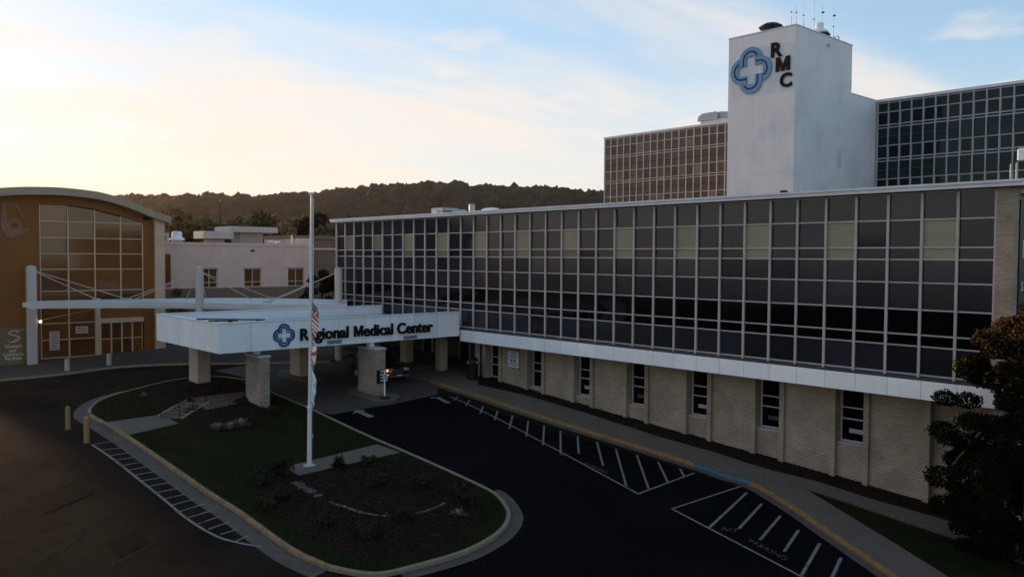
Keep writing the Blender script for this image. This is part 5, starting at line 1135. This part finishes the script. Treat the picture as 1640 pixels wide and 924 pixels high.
P = scatter(strip, 9000); z = gzv(P[:, 0], P[:, 1]) + .15 + RNG.uniform(0, .04, len(P)); V, F = leaf_quads(np.column_stack([P, z]), .055, 1.2, .35); tag(link_mesh('bark_chips', np_mesh('bark_chips', V, F, M['chip'])), kind='stuff')
P = scatter(bed, 260); mb = MB()
for x, y in P[:45]:
    z = gz(x, y) + bedz(x, y); s = random.uniform(.02, .055); mb.lathe([(s, -.01), (s * .9, s * .5), (.003, s * .8)], (x, y, z), 6)
tag(mb.build('pebbles', M['stone']), kind='stuff')
isl_poly = offset_path(ISL, -.25, True)
def blades(poly, n, excl, dz, nm):
    P = scatter(poly, n)
    for e in excl: P = P[~inside(e, P)]
    m = len(P); z = gzv(P[:, 0], P[:, 1]) + dz; a = RNG.uniform(0, 6.283, m); h = RNG.uniform(.04, .1, m); w = .012; l = RNG.normal(0, .03, (m, 2))
    B = np.column_stack([P, z]); s = np.column_stack([np.cos(a) * w, np.sin(a) * w, np.zeros(m)]); T = B + np.column_stack([l, h]); V = np.stack([B - s, B + s, T], 1).reshape(-1, 3)
    tag(link_mesh(nm, np_mesh(nm, V, np.arange(3 * m).reshape(m, 3), M['blade'])), kind='stuff')
fpth = gp([(449, 749), (604, 711), (642, 724), (478, 761)], .15); epth = gp([(163, 677), (258, 663.5), (287, 678), (203, 697)], .15)
blades(isl_poly, 190000, [bed, bed2, fpth, epth], .125, 'grass')
wpoly = gp([(1289, 782), (1369, 808), (1548, 868), (1625, 896), (1600, 976), (1508, 916), (1428, 866)], .1)
blades(wpoly, 30000, [], .10, 'grass')

# ================================================================ wooded hills
def az_dir(px): d_ = ray(px, 412); h = d_[:2] / np.linalg.norm(d_[:2]); return h
ridge_px = [(-900, 330), (-400, 322), (-100, 326), (100, 322), (200, 319), (235, 321), (270, 318), (330, 317.5), (385, 321), (400, 323), (440, 318), (500, 314), (560, 306), (620, 301), (680, 297.5), (720, 299), (790, 304), (850, 307), (900, 308), (935, 313), (965, 313), (1100, 312), (1300, 318), (1700, 330), (2300, 345)]
RX = [p[0] for p in ridge_px]; RYp = [p[1] for p in ridge_px]
def hill_pt(px, s, D0=420., D1=950.):
    y = np.interp(px, RX, RYp); hor = 412 + (px - 820) * .0059; el = (hor - y) / FPX * math.cos(math.atan((px - 820) / FPX)); D = D0 + (D1 - D0) * s
    Ht = (el * D1 - 11); k = min(s, 1.); k = k * k * (3 - 2 * k); z = -12 + (Ht + 12) * k + 9 * math.sin(px * .013 + s * 4) * k * (1 - k) * 3
    h = az_dir(px); return np.array([h[0] * D, h[1] * D, z])
pxs = np.concatenate([np.arange(-900, 1800, 18), np.arange(1800, 2301, 50)]); ss = np.linspace(0, 1.0, 14); mb = MB(); vs = [hill_pt(x, s) for x in pxs for s in ss]; n = len(ss)
extra = []
mb.add(vs, [(i * n + j, (i + 1) * n + j, (i + 1) * n + j + 1, i * n + j + 1) for i in range(len(pxs) - 1) for j in range(n - 1)])
tag(mb.build('hills', M['forest'], smooth=True), kind='structure')
# the wood on the hill: one mass of crowns
NT = 5200; tx_ = RNG.uniform(-300, 1150, NT); ts_ = np.sqrt(RNG.uniform(.02, 1.0, NT)); ts_[:900] = RNG.uniform(.93, 1.0, 900)
ico = bmesh.new(); bmesh.ops.create_icosphere(ico, subdivisions=2, radius=1); IV = np.array([v.co[:] for v in ico.verts]); IF = np.array([[v.index for v in f.verts] for f in ico.faces]); ico.free()
C = np.array([hill_pt(a, b) for a, b in zip(tx_, ts_)]); R = 2.4 + 5.2 * RNG.random(NT) ** 1.6
V = []; 
lump = RNG.normal(0, .17, (NT, len(IV)))
dirs = IV[None] * (1 + lump[:, :, None]); V = (C[:, None, :] + dirs * (R[:, None, None] * np.array([1, 1, 1.15])) + np.array([0, 0, 1])[None, None] * (R * .75)[:, None, None]).reshape(-1, 3)
F = (IF[None] + (np.arange(NT) * len(IV))[:, None, None]).reshape(-1, 3)
wh = np_mesh('wooded_hillside', V, F, M['forest']); wh.polygons.foreach_set('use_smooth', [True] * len(wh.polygons)); tag(link_mesh('wooded_hillside', wh), kind='stuff')
P = C[RNG.integers(0, NT, 210000)]; d_ = RNG.normal(size=P.shape); d_ /= np.linalg.norm(d_, axis=1)[:, None]; P = P + d_ * np.array([5.4, 5.4, 6.2]) * RNG.uniform(.6, 1.1, (len(P), 1)) + np.array([0, 0, 4.0])
V, F = leaf_quads(P, .8, .3, .7); tag(link_mesh('hillside_foliage', np_mesh('hillside_foliage', V, F, M['forest'])), kind='stuff')
# evening haze
hz = bpy.data.materials.new('haze'); hz.use_nodes = True; hz.node_tree.nodes.clear()
pvn = hz.node_tree.nodes.new('ShaderNodeVolumePrincipled'); mo_ = hz.node_tree.nodes.new('ShaderNodeOutputMaterial'); hz.node_tree.links.new(pvn.outputs[0], mo_.inputs['Volume'])
pvn.inputs['Color'].default_value = (1, .86, .72, 1); pvn.inputs['Density'].default_value = HAZE; pvn.inputs['Anisotropy'].default_value = .7
if HAZE > 0: tag(MB().box(-1080, 1080, -1080, 1080, -20, 110).build('haze', hz), kind='stuff')
print('objects', len(bpy.data.objects), 'tris', sum(len(m.loops) - 2 * len(m.polygons) for m in bpy.data.meshes))
